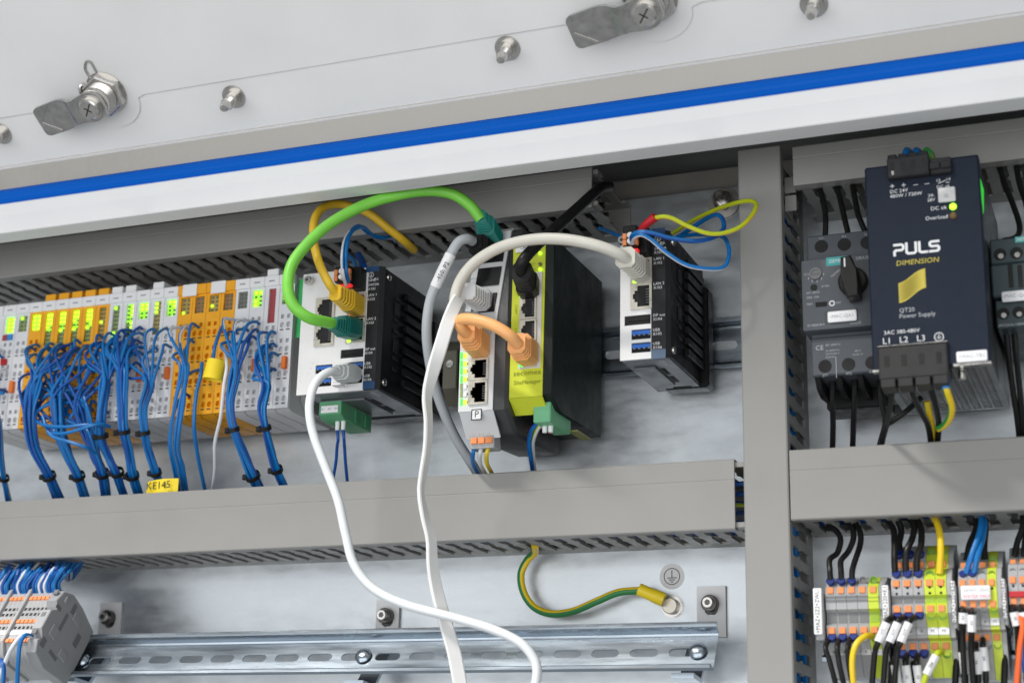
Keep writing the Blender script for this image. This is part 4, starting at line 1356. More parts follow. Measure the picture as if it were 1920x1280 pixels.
for (px, py, w_) in ((642, 685.5, 9), (630, 716.5, 7)):
    p = at(px, py, 104)
    MB(o).box(p[0] - w_ / 2, p[0] + w_ / 2, 97, 104, p[2] - 1.9, p[2] + 1.9, .3).obj('paper_flag', PAPER, t)
    text('-K41.2' if w_ > 8 else 'X106', t, o, p[0], 104.05, p[2], 2.2, INKG)

# red ferrule and loose wires of the slim computer
t, o = cord('yellow green earth wire with red crimp sleeve looping in front of the vertical duct', 'earth wire',
            [(1226, 409, 118), (1244, 406, 120), (1262, 410, 119), (1290, 424, 116), (1325, 437, 112), (1356, 437, 108), (1388, 425, 104), (1410, 403, 99), (1418, 385, 94), (1409, 377, 90), (1386, 379, 84), (1345, 392, 70), (1300, 413, 54), (1262, 437, 36)], 1.4, [WYEL, WLIME], 'earth_wire', 10, two_tone(10, .5, .02))
m = MB(o)
m.tube(path([(1200, 434, 112), (1212, 420, 116), (1229, 407, 118.5)]), 2.6, 12, 6, rfun=lambda u: 0.82 + 0.25 * u)
m.obj('crimp_sleeve', REDP, t)
cord('blue wire looping from the slim computer and back past the plate fixing', 'wire',
     [(1184, 452, 113), (1186, 441, 120), (1200, 435, 123), (1222, 437, 122), (1255, 446, 117), (1300, 452, 110), (1336, 446, 102), (1356, 430, 94), (1355, 411, 88), (1343, 403, 82), (1325, 410, 70), (1298, 427, 56), (1268, 447, 40)], 1.45, [WBLUE, WBLUE2], 'wire', 10, two_tone(10, .2), group='loose wires of the slim computer')
cord('blue and white wire in the widest loop beside the slim computer', 'wire',
     [(1186, 456, 113), (1189, 445, 120), (1203, 440, 123), (1222, 450, 121), (1250, 474, 118), (1288, 497, 114), (1330, 504, 108), (1358, 500, 103), (1367, 478, 98), (1364, 456, 92), (1352, 443, 80), (1310, 440, 60), (1270, 444, 45)], 1.35, [WBLUE, WWHITE], 'wire', 10, two_tone(10, .42, .01), group='loose wires of the slim computer')
cord('blue and white wire from the slim computer left into the upper duct', 'wire',
     [(1172, 447, 100), (1156, 440, 84), (1138, 433, 60), (1124, 428, 46)], 1.35, [WBLUE, WWHITE], 'wire', 8, two_tone(8, .35), group='loose wires of the slim computer')

# wires of the switch and the router going down into the long duct
for k, (px, c, lab) in enumerate(((891, (WBLUE, WBLUE2), 'blue wire below the switch power terminal'), (904, (WWHITE, WBLUE), 'white and blue wire below the switch power terminal'), (917, (WYEL, WLIME), 'yellow green wire below the switch power terminal'))):
    cord(lab, 'wire', [(px, 836, 92), (px - 4, 850, 92), (px - 4, 868, 78), (px + 4, 884, 62), (px + 12, 897, 46)], 1.4, list(c), 'wire', 8, two_tone(8, .4, .02), group='wires below the switch')
cord('blue wire from the green router plug down into the long duct', 'wire', [(1008, 792, 88), (997, 806, 84), (992, 828, 74), (995, 856, 62), (1000, 890, 44)], 1.5, [WBLUE, WBLUE2], 'wire', 8, two_tone(8, .2), group='wires below the router')
cord('white and yellow green wire from the green router plug', 'wire', [(1016, 793, 88), (1006, 808, 82), (999, 830, 70), (1000, 858, 58), (1003, 890, 42)], 1.4, [WWHITE, WLIME], 'wire', 8, two_tone(8, .5, .02), group='wires below the router')
for k in range(2):
    x = GC[0] + 9.5 + 4.5 * k
    P = [(x, 70, GC[1] - 17), (x + .5, 69, GC[1] - 24), at(632 + 14 * k, 838, 62), at(640 + 8 * k - 26 * (1 - k) * .4, 868, 54), at((622, 652)[k], 910, 44)]
    cord(('left', 'right')[k] + ' one of two blue wires below the green connector', 'wire', P, 1.15, WBLUE2, 'wire', 8, group='wires below the green connector', world_pts=True)

# earth strap on the plate
gy = cord('green and yellow earthing wire curving from the duct to the earthing bolt', 'earth wire',
          [(1003, 1022, 34), (1003, 1036, 20), (990, 1048, 13), (977, 1075, 12), (982, 1110, 12), (1002, 1138, 12), (1035, 1150, 13), (1075, 1145, 15), (1120, 1126, 16), (1160, 1110, 15), (1204, 1106, 12)], 2.5, [WYEL, WGRN], 'earth_wire', 14, lambda k, i: 1 if 7 <= i < 13 else 0)
t, o = gy
pc_, pd_ = at(1198, 1104, 12), at(1245, 1124, 9)
m = MB(o)
m.tube([pc_, tuple((Vector(pc_) + Vector(pd_)) / 2), pd_], 4.2, 12, 5, rfun=lambda u: 1.0 + .1 * (u > .5))
m.obj('crimp_sleeve', TAGY, t)
m = MB(o)
e0 = Vector(at(1240, 1122, 6))
m.loft([[(e0.x - .5, 5, e0.z + 2.6), (e0.x - .5, 7, e0.z + 2.6), (e0.x - 1.5, 7, e0.z - 2.4), (e0.x - 1.5, 5, e0.z - 2.4)], [(GB[0] - 4.5, 1.2, GB[2] + 4.2), (GB[0] - 4.5, 2.2, GB[2] + 4.2), (GB[0] - 5, 2.2, GB[2] - 1.8), (GB[0] - 5, 1.2, GB[2] - 1.8)]])
m.lathe((GB[0], 1.1, GB[2]), (0, 1, 0), [(0, 6.6), (1, 6.6)], 24)
m.obj('ring_lug', STEEL, t)

# ------------------------------------------------------------------ tied bundles of blue wires below the terminal row
def bundle(label, starts, nodes, n, ties, seed, white=0, r=1.12):
    """starts: pixel points at the terminal fronts; nodes: (px,py,d,spread mm); ties: indices into nodes"""
    rng = random.Random(seed)
    N = [Vector(at(*q[:3])) for q in nodes]
    org = tuple(N[0])
    t = thing('wire_bundle', label, 'wire bundle', org, 'wire bundles hanging from the terminal row')
    n = int(n * (1.45 if seed in (2, 3, 4, 5, 6) else .9))
    for i in range(n):
        s = starts[i % len(starts)]
        sp = Vector(at(s[0] + rng.uniform(-4, 4), s[1] + (rng.uniform(-5, 5) if i < len(starts) else rng.uniform(8, 85 if seed in (2, 3, 4) else 24)), 73.5))
        a, rad = rng.uniform(0, 2 * math.pi), math.sqrt((i + .6) / n)
        P = [tuple(sp), tuple(sp + Vector((0, 4 + rng.uniform(0, 5), rng.uniform(-1.2, .6)))), tuple(sp + Vector((rng.uniform(-2.5, 1.5), 9 + rng.uniform(0, 10), -6 - rng.uniform(0, 9))))]
        for q, c in zip(nodes, N):
            if c.z > sp.z - 12 and q[1] < 800:
                continue
            j = 0.32 * q[3]
            off = Vector((math.cos(a) * rad * q[3] + rng.uniform(-j, j) * .6, math.sin(a) * rad * q[3] * .8 + rng.uniform(-j, j) * .6, rng.uniform(-1, 1)))
            P.append(tuple(c + off))
        m = MB(org)
        w = i < white
        m.tube(P, r * rng.uniform(.92, 1.06), 7, 5, two_tone(7, .45, .02) if w else None)
        m.obj('wire', [WBLUE, WWHITE] if w else ([WBLUE] if rng.random() < .8 else [WBLUE2]), t)
    for k in ties:
        c = N[k]
        a = N[max(k - 1, 0)]
        b = N[min(k + 1, len(N) - 1)]
        ax = (b - a).normalized()
        R_ = nodes[k][3] + .8
        m = MB(org)
        m.lathe(tuple(c - ax * 1.9), tuple(ax), [(0, R_), (0, R_ + .7), (3.0, R_ + .7), (3.0, R_), (0, R_)], 16, capped=False)
        m.box(c.x - R_ - 1.8, c.x - R_ + 1.6, c.y + R_ * .3 - 1.2, c.y + R_ * .3 + 2.2, c.z - 2.6, c.z + 1.2, .5)
        m.obj('cable_tie', BLACK, t)
    return t


def grid(x0, x1, y0, y1, nx, ny):
    return [(x0 + (x1 - x0) * i / max(nx - 1, 1), y0 + (y1 - y0) * j / max(ny - 1, 1)) for j in range(ny) for i in range(nx)]


bundle('few blue wires with black tie at the left picture edge', [(4, 655), (12, 690), (2, 712), (14, 735)], [(-4, 780, 92, 3), (2, 850, 82, 2.4), (9, 897, 66, 2), (20, 950, 40, 3)], 6, [2], 1, 2)
bundle('leftmost thick bundle of blue wires, bowed out to the left', grid(70, 150, 645, 668, 4, 3), [(68, 712, 96, 6), (55, 775, 98, 5), (64, 838, 88, 4.2), (92, 893, 72, 3.9), (116, 950, 42, 4.2)], 15, [3], 2)
bundle('blue wire bundle just right of the bowed one', grid(100, 178, 655, 735, 4, 3), [(106, 745, 94, 7), (112, 810, 90, 5.5), (128, 855, 82, 4.2), (147, 893, 70, 3.6), (166, 950, 42, 4.5)], 15, [3], 3)
bundle('blue wire bundle in front of the orange slices with crossing wires', grid(140, 205, 650, 770, 3, 4), [(150, 760, 92, 8), (165, 810, 88, 6), (180, 855, 80, 4.2), (192, 888, 70, 3.8), (202, 945, 42, 4)], 13, [3], 4)
bundle('blue wire bundle tied twice right of the orange slices', grid(195, 240, 632, 665, 3, 3), [(200, 712, 94, 4.5), (193, 770, 94, 3.6), (191, 818, 88, 3.4), (205, 858, 78, 3.4), (220, 886, 70, 3.5), (238, 942, 42, 3.8)], 11, [2, 4], 5)
bundle('wide blue wire bundle tied level with the slice bottoms', grid(222, 268, 628, 650, 4, 2), [(228, 700, 94, 5), (228, 760, 94, 4), (231, 810, 88, 3.7), (240, 850, 78, 3.6), (248, 892, 66, 3.6), (262, 942, 42, 3.8)], 13, [2, 4], 6)
bundle('blue wire bundle ending behind the yellow lettered flag', grid(268, 322, 620, 690, 3, 3), [(280, 710, 93, 4.5), (268, 765, 92, 3.2), (270, 812, 88, 2.9), (280, 850, 78, 2.9), (292, 886, 68, 2.9), (310, 942, 42, 3.4)], 9, [2, 4], 7)
bundle('loose untied blue and white wires left of the yellow sleeve', [(352, 612), (362, 614), (376, 612), (366, 640), (372, 700), (345, 660), (352, 740)], [(347, 690, 90, 3.6), (335, 760, 88, 4), (328, 830, 78, 4.5), (336, 880, 62, 4), (346, 940, 42, 3.6)], 8, [], 8, 2)
bundle('blue and white wire bundle with two ties right of the yellow sleeve', grid(446, 486, 603, 640, 3, 3), [(440, 690, 92, 3.6), (430, 755, 92, 3), (438, 806, 86, 2.9), (455, 850, 76, 3.4), (474, 893, 64, 4), (496, 940, 42, 4.6)], 10, [2, 4], 9, 2)
bundle('rightmost tied blue wire bundle below the white slices', grid(504, 520, 628, 690, 2, 4), [(500, 720, 92, 3.2), (492, 765, 92, 3), (497, 803, 87, 2.9), (508, 845, 76, 2.9), (519, 881, 66, 3), (546, 940, 42, 3.6)], 10, [2, 4], 10)
cord('single blue wire right of the loose wires', 'wire', [(379, 680, 80), (376, 705, 86), (368, 740, 88), (364, 800, 84), (372, 860, 66), (386, 925, 42)], 1.35, WBLUE, 'wire', 8, group='single wires below the orange slices')
cord('single white and blue wire hanging beside the yellow sleeve', 'wire', [(418, 648, 75), (423, 662, 84), (425, 690, 92), (420, 722, 94), (414, 780, 88), (403, 830, 76), (402, 880, 60), (396, 925, 42)], 1.25, [WWHITE, WBLUE], 'wire', 8, two_tone(8, .42, .06), group='single wires below the orange slices')
cord('short blue wire running from an orange slice into the yellow sleeve', 'wire', [(417, 612, 74), (411, 625, 82), (403, 650, 86), (398, 690, 88)], 1.3, WBLUE, 'wire', 8, group='single wires below the orange slices')
for k, pts in enumerate(([(70, 790, 96), (84, 797, 101), (120, 800, 104), (150, 797, 104), (176, 796, 100), (190, 800, 92)], [(90, 812, 98), (120, 812, 104), (145, 806, 106), (170, 798, 106), (192, 795, 100), (206, 800, 92)], [(80, 780, 96), (95, 815, 100), (130, 828, 102), (160, 838, 98), (178, 850, 88)])):
    cord(('upper crossing blue wire between bundles', 'middle crossing blue wire between bundles', 'lower slanting blue wire between bundles')[k] + ' at the left', 'wire', pts, 1.2, WBLUE, 'wire', 8, group='blue wires crossing between the bundles')

# yellow sleeve and lettered flag
p = at(401, 693, 92)
t = thing('wire_sleeve', 'plain yellow wrap-around wire sleeve in front of the orange slices', 'wire marker', p)
m = MB(p)
ax = (0.25, .1, -1)
m.lathe((p[0] + 1, 91, p[2] + 7), (-.15, 0, -1), [(0, 6.4), (14, 7.2), (14, 6.6), (0, 5.8), (0, 6.4)], 20, capped=False)
m.obj('sleeve', TAGY, t)
a, c, e, g = rect(66, 277, 901, 333, 931)
fo = ((a + c) / 2, 66, (e + g) / 2)
t = thing('wire_flag', 'yellow wire flag lettered KE145 above the long duct', 'wire marker', fo)
m = MB(fo)
rings = []
for k in range(7):
    u = k / 6
    x = a + (c - a) * u
    dd = 66 + 4 * math.sin(math.pi * u)
    zz = (e + g) / 2 + 1.5 * (u - .5)
    rings.append([(x, dd, zz - 6), (x, dd + .5, zz - 6), (x, dd + .5, zz + 6), (x, dd, zz + 6)])
m.loft(rings)
fl = m.obj('flag', TAGY, t)
text('KE145', fl, fo, fo[0] - .5, 70.8, fo[2] + 1.4, 7.4, INK, rotz=-2)

# wires lying inside the ducts, seen through the slots
for k, (name, pts, rr, mt) in enumerate((
        ('blue wires lying inside the vertical duct', [[(577 + 3 * i, 18 + 14 * ((i * 7) % 4), 40), (577 + 3 * i, 18 + 14 * ((i * 3 + 1) % 4), -120), (578 + 3 * i, 20 + 13 * ((i * 5 + 2) % 4), -300), (577 + 3 * i, 20 + 12 * ((i * 3) % 4), -420)] for i in range(7)] + [[(594 - (i % 2) * 2.2, 22 + 5.5 * i, 40), (593.5 - ((i + 1) % 2) * 2.2, 20 + 6 * ((i * 3) % 7), -150), (594 - (i % 2) * 2, 22 + 5.5 * ((i * 2) % 7), -420)] for i in range(7)], 1.7, WBLUE),
        ('dark wires lying inside the duct above the terminal row', [[(-150, 20 + 9 * i, 30 + (i * 5) % 15), (100, 22 + 9 * ((i + 2) % 5), 30 + (i * 7) % 15), (300, 20 + 9 * ((i + 1) % 5), 31 + (i * 3) % 15), (470, 20 + 9 * i, 30 + (i * 4) % 15)] for i in range(5)], 2.2, WBLACK),
        ('blue wires lying inside the long duct and coming out of its open end', [[(-160, 20 + 7 * i, -186 + (i * 9) % 25), (200, 20 + 6 * ((i * 3) % 7), -187 + (i * 5) % 25), (450, 22 + 7 * ((i * 2) % 7), -187 + (i * 7) % 25), (585, 20 + 7 * i, -188 + (i * 4) % 28)] for i in range(7)], 1.6, WBLUE2),
        ('blue and black wires lying inside the right duct', [[(604, 20 + 8 * i, -184 + (i * 7) % 25), (750, 20 + 8 * ((i + 2) % 5), -184 + (i * 5) % 25), (915, 22 + 8 * i, -184 + (i * 3) % 25)] for i in range(5)], 1.8, WBLUE2))):
    t = thing('duct_wires', name, 'wires', pts[0][0], 'wires lying inside the ducts')
    for P in pts:
        m = MB(pts[0][0])
        m.tube(P, rr, 6, 6)
        m.obj('wire', mt, t)
P = [(540, 52, -175), (566, 50, -176), (590, 46, -178)]
t = thing('duct_wires', 'two yellow green wires inside the open end of the long duct', 'wires', P[0], 'wires lying inside the ducts')
for dz in (0, 7):
    m = MB(P[0])
    m.tube([(x, d - dz, z + dz * 1.2) for x, d, z in P], 1.3, 6)
    m.obj('wire', WLIME, t)
# ------------------------------------------------------------------ dark blue power supply
PD = 127.0
PX0, PX1, PZ0, PZ1 = rect(PD, 1620.6, 314, 1858.6, 681)
po = ((PX0 + PX1) / 2, 9, (PZ0 + PZ1) / 2)
ps = thing('power_supply', 'dark blue power supply lettered PULS with gold wave emblem', 'power supply', po)
MB(po).box(PX0 + .6, PX1 - .6, 12, PD - 2, PZ0 + 2.5, PZ1 - 1.5, .4).obj('housing', mat('psu_side', (0.055, 0.058, 0.062), 0.4, 0.6, 0.05, 60), ps)
m = MB(po)
m.prism([(PD - 8, PZ0 + 1), (PD - 1.5, PZ0), (PD, PZ0 + 1.5), (PD, PZ1 - 1.5), (PD - 1.5, PZ1), (PD - 10, PZ1)], 'x', PX0, PX1, b=.8)
front = m.obj('front', NAVY, ps)
holes = []
for i in range(9):
    for j in range(24):
        xx = PX0 + 5 + i * 6.3
        dd = 16 + j * 4.4
        holes.append(R4(xx, xx + 5.0, dd, dd + 2.6))
me = holed(R4(PX0 + .8, PX1 - .8, 12, PD - 8), holes, 1.0, mat('vent_steel', (0.30, 0.31, 0.32), 0.4, 0.7, 0.05, 60), 'vent_plate')
me.transform(Matrix.Rotation(math.radians(90), 4, 'X'))          # lies horizontally: its z becomes depth
o = instance('vent_plate', me, ps)
o.location = Vector((-po[0], po[1], PZ0 + 2.2 - po[2])) * S
o.scale = (1, 1, 1)
zz = [v.co.y for v in me.vertices]
if max(zz) > 0.001:
    me.transform(Matrix.Scale(-1, 4, (0, 1, 0)))
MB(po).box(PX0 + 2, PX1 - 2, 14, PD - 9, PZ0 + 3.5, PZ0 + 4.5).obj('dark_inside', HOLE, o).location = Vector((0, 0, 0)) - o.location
MB(po).prism([(PD - 4, PZ0 - .2), (PD + .6, PZ0 - .2), (PD + .6, PZ0 + 1.2), (PD - 4, PZ0 + 1.2)], 'x', at(1788, 690, PD)[0], PX1).obj('steel_lip', STEEL, front)
MB(po).prism([(PD - 4, PZ0 - .2), (PD + .4, PZ0 - .2), (PD + .4, PZ0 + 1.2), (PD - 4, PZ0 + 1.2)], 'x', PX0, PX0 + 5).obj('steel_lip', STEEL, front)
p = at(1804, 704, PD - 12)
MB(po).lathe((p[0], PD - 12, PZ0 + 2.5), (0, 0, -1), [(0, 3.2), (2, 3.2), (2, 2.2), (7, 2.2), (7.6, 1.5)], 14).obj('earth_screw', STEEL, ps)
# lettering
for s, px, py, sz, al, mm, ex in (
        ('+', 1673, 350, 5.0, 'CENTER', INKW, 0), ('+', 1694.5, 347.8, 5.0, 'CENTER', INKW, 0), ('\u2013', 1716.7, 346, 5.0, 'CENTER', INKW, 0), ('\u2013', 1738, 343.8, 5.0, 'CENTER', INKW, 0),
        ('DC 24V', 1668.5, 360.3, 3.0, 'LEFT', INKW, 0), ('480W / 720W', 1668.5, 369.2, 3.0, 'LEFT', INKW, 0), ('13', 1759, 338.5, 2.6, 'CENTER', INKW, 0), ('14', 1777.7, 336, 2.6, 'CENTER', INKW, 0),
        ('DC ok', 1768.5, 350, 2.6, 'CENTER', INKW, 0), ('24-', 1746, 366.6, 2.7, 'CENTER', INKW, 0), ('28V', 1746, 375, 2.7, 'CENTER', INKW, 0), ('DC ok', 1760, 390.3, 3.2, 'CENTER', INKW, 0),
        ('Overload', 1756, 408, 3.2, 'CENTER', INKW, 0), ('QT20', 1686, 582.5, 3.5, 'LEFT', INKDW, 0), ('Power Supply', 1686, 593.5, 3.5, 'LEFT', INKDW, 0), ('3AC 380-480V', 1657, 624.5, 3.2, 'LEFT', INKW, 0),
        ('L1', 1663, 639.5, 5.0, 'CENTER', INKW, 0), ('L2', 1694.5, 637, 5.0, 'CENTER', INKW, 0), ('L3', 1727, 634.3, 5.0, 'CENTER', INKW, 0)):
    p = at(px, py, PD)
    text(s, front, po, p[0], PD + .04, p[2], sz, mm, align=al)
p = at(1718.5, 465, PD)
STROKES = [[(0, 6), (4.3, 6), (5.2, 5.2), (5.2, 3.5), (4.3, 2.7), (1.0, 2.7), (0.2, 2.0), (0.2, -.4)], [(0, 6.6), (0, 1), (0.9, 0.2), (4.3, 0.2), (5.2, 1), (5.2, 6.6)],
           [(0, 6.6), (0, 1), (0.9, .2), (4.4, .2)], [(5.1, 5.9), (0.9, 5.9), (0.1, 5.2), (0.1, 3.9), (.9, 3.1), (4.2, 3.1), (5.0, 2.4), (5.0, 1.0), (4.2, .2), (-.2, .2)]]
m = MB(po)
x_ = p[0] - 12.6
q_ = 0
for stroke, adv in zip(STROKES, (7.0, 7.2, 5.8, 0)):
    for (xa_, za_), (xb_, zb_) in zip(stroke, stroke[1:]):
        L_ = math.hypot(xb_ - xa_, zb_ - za_)
        ux, uz = (xb_ - xa_) / L_, (zb_ - za_) / L_
        e_ = .35
        h_ = .72
        q_ += 1
        dd = PD + .05 + .008 * (q_ % 12)
        X0, Z0, X1, Z1 = xa_ - ux * e_, za_ - uz * e_, xb_ + ux * e_, zb_ + uz * e_
        m.poly([(x_ + X0 - uz * h_, dd, p[2] - 3 + Z0 + ux * h_), (x_ + X1 - uz * h_, dd, p[2] - 3 + Z1 + ux * h_), (x_ + X1 + uz * h_, dd, p[2] - 3 + Z1 - ux * h_), (x_ + X0 + uz * h_, dd, p[2] - 3 + Z0 - ux * h_)])
    x_ += adv
m.obj('lettering', INKW, front)
p = at(1720, 490.5, PD)
text('DIMENSION', front, po, p[0], PD + .04, p[2], 4.3, INKY, sx=1.02, shear=.12)
m = MB(po)
a0, a1 = at(1684.5, 533, PD), at(1734.5, 504, PD)
H = 11.6
for k in range(13):
    zk = -H * k / 13
    top, bot = [], []
    for j in range(13):
        u = j / 12
        sgm = u - math.sin(2 * math.pi * u) / (2 * math.pi) * .55
        x = a0[0] + (a1[0] - a0[0]) * u
        z = a0[2] + (a1[2] - a0[2]) * sgm + zk
        th = .40 + .26 * math.sin(math.pi * min(1, max(0, .15 + u * .9)))
        top.append((x, PD + .08, z + th))
        bot.append((x, PD + .08, z - th))
    for j in range(12):
        m.poly([top[j], top[j + 1], bot[j + 1], bot[j]])
m.obj('wave_emblem', INKY, front)
p = at(1760.6, 631.4, PD)
m = MB(po)
m.lathe((p[0], PD + .02, p[2]), (0, 1, 0), [(0, 2.2), (.08, 2.2), (.08, 2.65), (0, 2.65)], 22, capped=False)
m.box(p[0] - .2, p[0] + .2, PD + .02, PD + .1, p[2], p[2] + 1.6)
for q, w_ in enumerate((1.4, .9, .4)):
    m.box(p[0] - w_, p[0] + w_, PD + .02, PD + .1, p[2] - .2 - q * .55, p[2] + .05 - q * .55)
m.obj('earth_mark', INKW, front)
p = at(1769.5, 342, PD)
m = MB(po)
m.prism([(p[0] - 3, p[2] - .6), (p[0] + 1.2, p[2] + 1.0), (p[0] + 1.2, p[2] + 1.4), (p[0] - 3, p[2] - .2)], 'd', PD + .02, PD + .1)
m.box(p[0] + 1.2, p[0] + 3.2, PD + .02, PD + .1, p[2] - .5, p[2] - .15)
m.obj('contact_symbol', INKW, front)
a, c, e, g = rect(PD, 1758, 354, 1793, 378)
MB(po).box(a, c, PD - .5, PD + 1.6, e, g, 1.0, seg=2).obj('trimmer_cover', mat('trimmer', (0.52, 0.52, 0.52), 0.3, 0, .05, 90), ps)
p = at(1774, 367, PD + 1.6)
MB(po).lathe((p[0], PD + 1.6, p[2]), (0, 1, 0), [(0, 1.3), (.3, 1.3)], 12).obj('trimmer', GREYP, ps)
for py, mm in ((387.8, LEDG), (405, mat('led_amber_off', (0.15, 0.085, 0.03), .3))):
    p = at(1787, py, PD)
    MB(po).lathe((p[0], PD - .3, p[2]), (0, 1, 0), [(0, 2.0), (.9, 2.0), (1.6, 1.2)], 14).obj('led', mm, ps)
a, c, e, g = rect(PD, 1793, 660, 1852, 676)
m = MB(po)
m.box(a, c, PD - .2, PD + .9, e, g, .8, seg=2)
lb = m.obj('label', PAPER, ps)
text('+MAC-TB1', lb, po, (a + c) / 2, PD + .95, (e + g) / 2, 3.0, INKG)
# upper connector
a, c, e, g = rect(PD + 6, 1662, 304, 1786, 346)
c = at(1786, 330, PD)[0]
m = MB(po)
xs_ = a
e2 = at(1664, 341, PD)[2]
wq = (c - a)
m.box(a, a + wq * .66, PD - 12, PD + 5, e2, e2 + 12.5, .7)
m.box(a + wq * .66 + .3, c, PD - 12, PD + 4, e2, e2 + 9.5, .7)
uc = m.obj('output_connector', MATS.get('black_strip'), ps)
for q in range(4):
    x = a + wq * .66 * (q + .5) / 4
    m = MB(po)
    m.box(x - 1.3, x + 1.3, PD + 4.9, PD + 5.1, e2 + 4.4, e2 + 9.4)
    m.obj('slot', HOLE, uc)
    m = MB(po)
    m.box(x - 2.6, x + 2.6, PD - 6, PD + 4, e2 + 12, e2 + 15, .6)
    m.obj('release_lever', BLACK, uc)
for q in range(2):
    x = a + wq * (.66 + .34 * (q + .5) / 2)
    MB(po).box(x - 2.8, x + 2.8, PD + 4, PD + 5.2, e2 + 2.6, e2 + 6.6, .4).obj('screw_flap', STRIPB, uc)
p = at(1674, 325, PD + 5)
MB(po).box(p[0] - .7, p[0] + .7, PD + 5.05, PD + 5.4, p[2] - 1.3, p[2] + 1.3).obj('contact', STEEL, uc)
# lower connector
a, c, e, g = rect(PD + 3, 1645.6, 651, 1779.5, 709)
m = MB(po)
m.box(a, c, PD - 14, PD + 3, e + 2, g, .8)
for q in range(4):
    xa = a + (c - a) * q / 4
    m.prism([(PD + 3, e + 6), (PD + 2, e - 2), (PD - 8, e - 3.5), (PD - 10, e + 6)], 'x', xa + .7, xa + (c - a) / 4 - .7, b=.4)
lc = m.obj('input_connector', mat('connector_black', (0.030, 0.029, 0.029), .5, 0, .08, 120, spec=.3), ps)
MB(po).box(a - .3, c + .3, PD + .05, PD + 3.4, g, g + .7, .2).obj('edge', STEEL, lc)
LCX = []
for q in range(4):
    x = a + (c - a) * (q + .5) / 4
    LCX.append(x)
    m = MB(po)
    m.box(x - 1.5, x + 1.5, PD + 2.95, PD + 3.1, e + 9, e + 15.5)
    m.obj('slot', HOLE, lc)
LCE = e
MB(po).prism([(105, PZ1 - 14), (123, PZ1 - 14), (122, PZ1 - 26), (117, PZ1 - 33), (112, PZ1 - 26)], 'x', PX1 - .6, PX1 + .2).obj('side_reflection', mat('side_reflection', (0.03, 0.55, 0.04), emit=.7), ps)  # green light reflected on the side, put in as a glowing patch

# ------------------------------------------------------------------ motor starter left of the power supply
MD = 94
mx0 = at(1503, 550, MD)[0]
mo = (mx0 + 22, 9, -60)
ms_ = thing('motor_starter', 'anthracite motor starter with black rotary knob, partly behind the power supply', 'motor starter', mo)
za, zb = at(1503, 488, MD)[2], at(1508, 621, MD)[2]
m = MB(mo)
m.box(mx0, mx0 + 45, 20, MD, zb, za, 1.2, seg=2)
m.box(mx0 + 3, mx0 + 44, 20, MD - 10, zb - 5, zb + 2, .8)
face = m.obj('body', STARTER, ms_)
zu = at(1518, 443, MD - 8)[2]
m = MB(mo)
m.box(mx0 + 2.5, mx0 + 43.5, 20, MD - 8, za - 2, zu, .8)
up = m.obj('upper_terminal_block', STARTER, ms_)
LD = MD - 6
zl0, zl1 = at(1523, 706, LD)[2], at(1523, 634, LD)[2]
m = MB(mo)
m.box(mx0 + 3.5, mx0 + 43.5, 20, LD, zl0, zl1, .9)
lowb = m.obj('lower_terminal_block', STARTER, ms_)
m = MB(mo)
for q in range(4):
    m.prism([(LD - 2, zl0 + .5), (LD - 8, zl0 - 6), (LD - 20, zl0 - 9), (30, zl0 - 6), (30, zl0 + .5)], 'x', mx0 + 4.5 + q * 12.6, mx0 + 8 + q * 12.6, b=.4)
m.box(mx0 + 5, mx0 + 42, 24, 52, zl0 - 12, zl0, .8)
m.obj('foot', BLACK, ms_)
UX = []
for q, px in enumerate((1540, 1583, 1626)):
    p = at(px, 462 - q * 3.5, MD - 8)
    UX.append(p[0])
    MB(mo).lathe((p[0], MD - 8.3, p[2]), (0, 1, 0), [(0, 4.1), (.5, 4.1)], 20).obj('terminal_hole', HOLE, up)
    p2 = at((1547, 1591, 1635)[q], 686.5 - q * 3.5, LD)
    MB(mo).lathe((p2[0], LD - .3, p2[2]), (0, 1, 0), [(0, 4.0), (.5, 4.0)], 20).obj('terminal_hole', HOLE, lowb)
    text(('2T1', '4T2', '6T3')[q], lowb, mo, p2[0], LD + .05, p2[2] - 5.6, 2.2, INKDW)
    text(('1L1', '3L2', '5L3')[q], up, mo, p[0], MD - 7.95, p[2] + 5.2, 1.9, INKDW)
p = at(1598, 523, MD)
m = MB(mo)
m.lathe((p[0] + .5, MD, p[2] - 2), (0, 1, 0), [(0, 9), (3, 8.6), (4, 7.5)], 28)
ang = math.radians(8)
h = [(-3.4, -14), (3.4, -14), (4.6, -8), (4.6, 2), (3.0, 12), (-3.0, 12), (-4.6, 2), (-4.6, -8)]
c_, s_ = math.cos(ang), math.sin(ang)
m.prism([(p[0] + .5 + x * c_ + z * s_ * -1, p[2] - 2 + x * s_ + z * c_) for x, z in h], 'd', MD + 3, MD + 15, b=1.0)
kn = m.obj('rotary_knob', KNOB, ms_)
m = MB(mo)
m.box(p[0] - 2.0, p[0] - 1.2, MD + 14.95, MD + 15.1, p[2] + 3, p[2] + 8.5)
m.obj('pointer', INKW, kn)
a, c, e, g = rect(MD, 1549, 483.5, 1596, 494.5)
MB(mo).box(a, c, MD, MD + .12, e, g).obj('brand_field', TEAL, face)
text('SIEMENS', face, mo, (a + c) / 2, MD + .16, (e + g) / 2, 3.1, INKW)
p = at(1604, 485, MD)
text('SIRIUS', face, mo, p[0], MD + .1, p[2], 2.8, INKDW, align='LEFT')
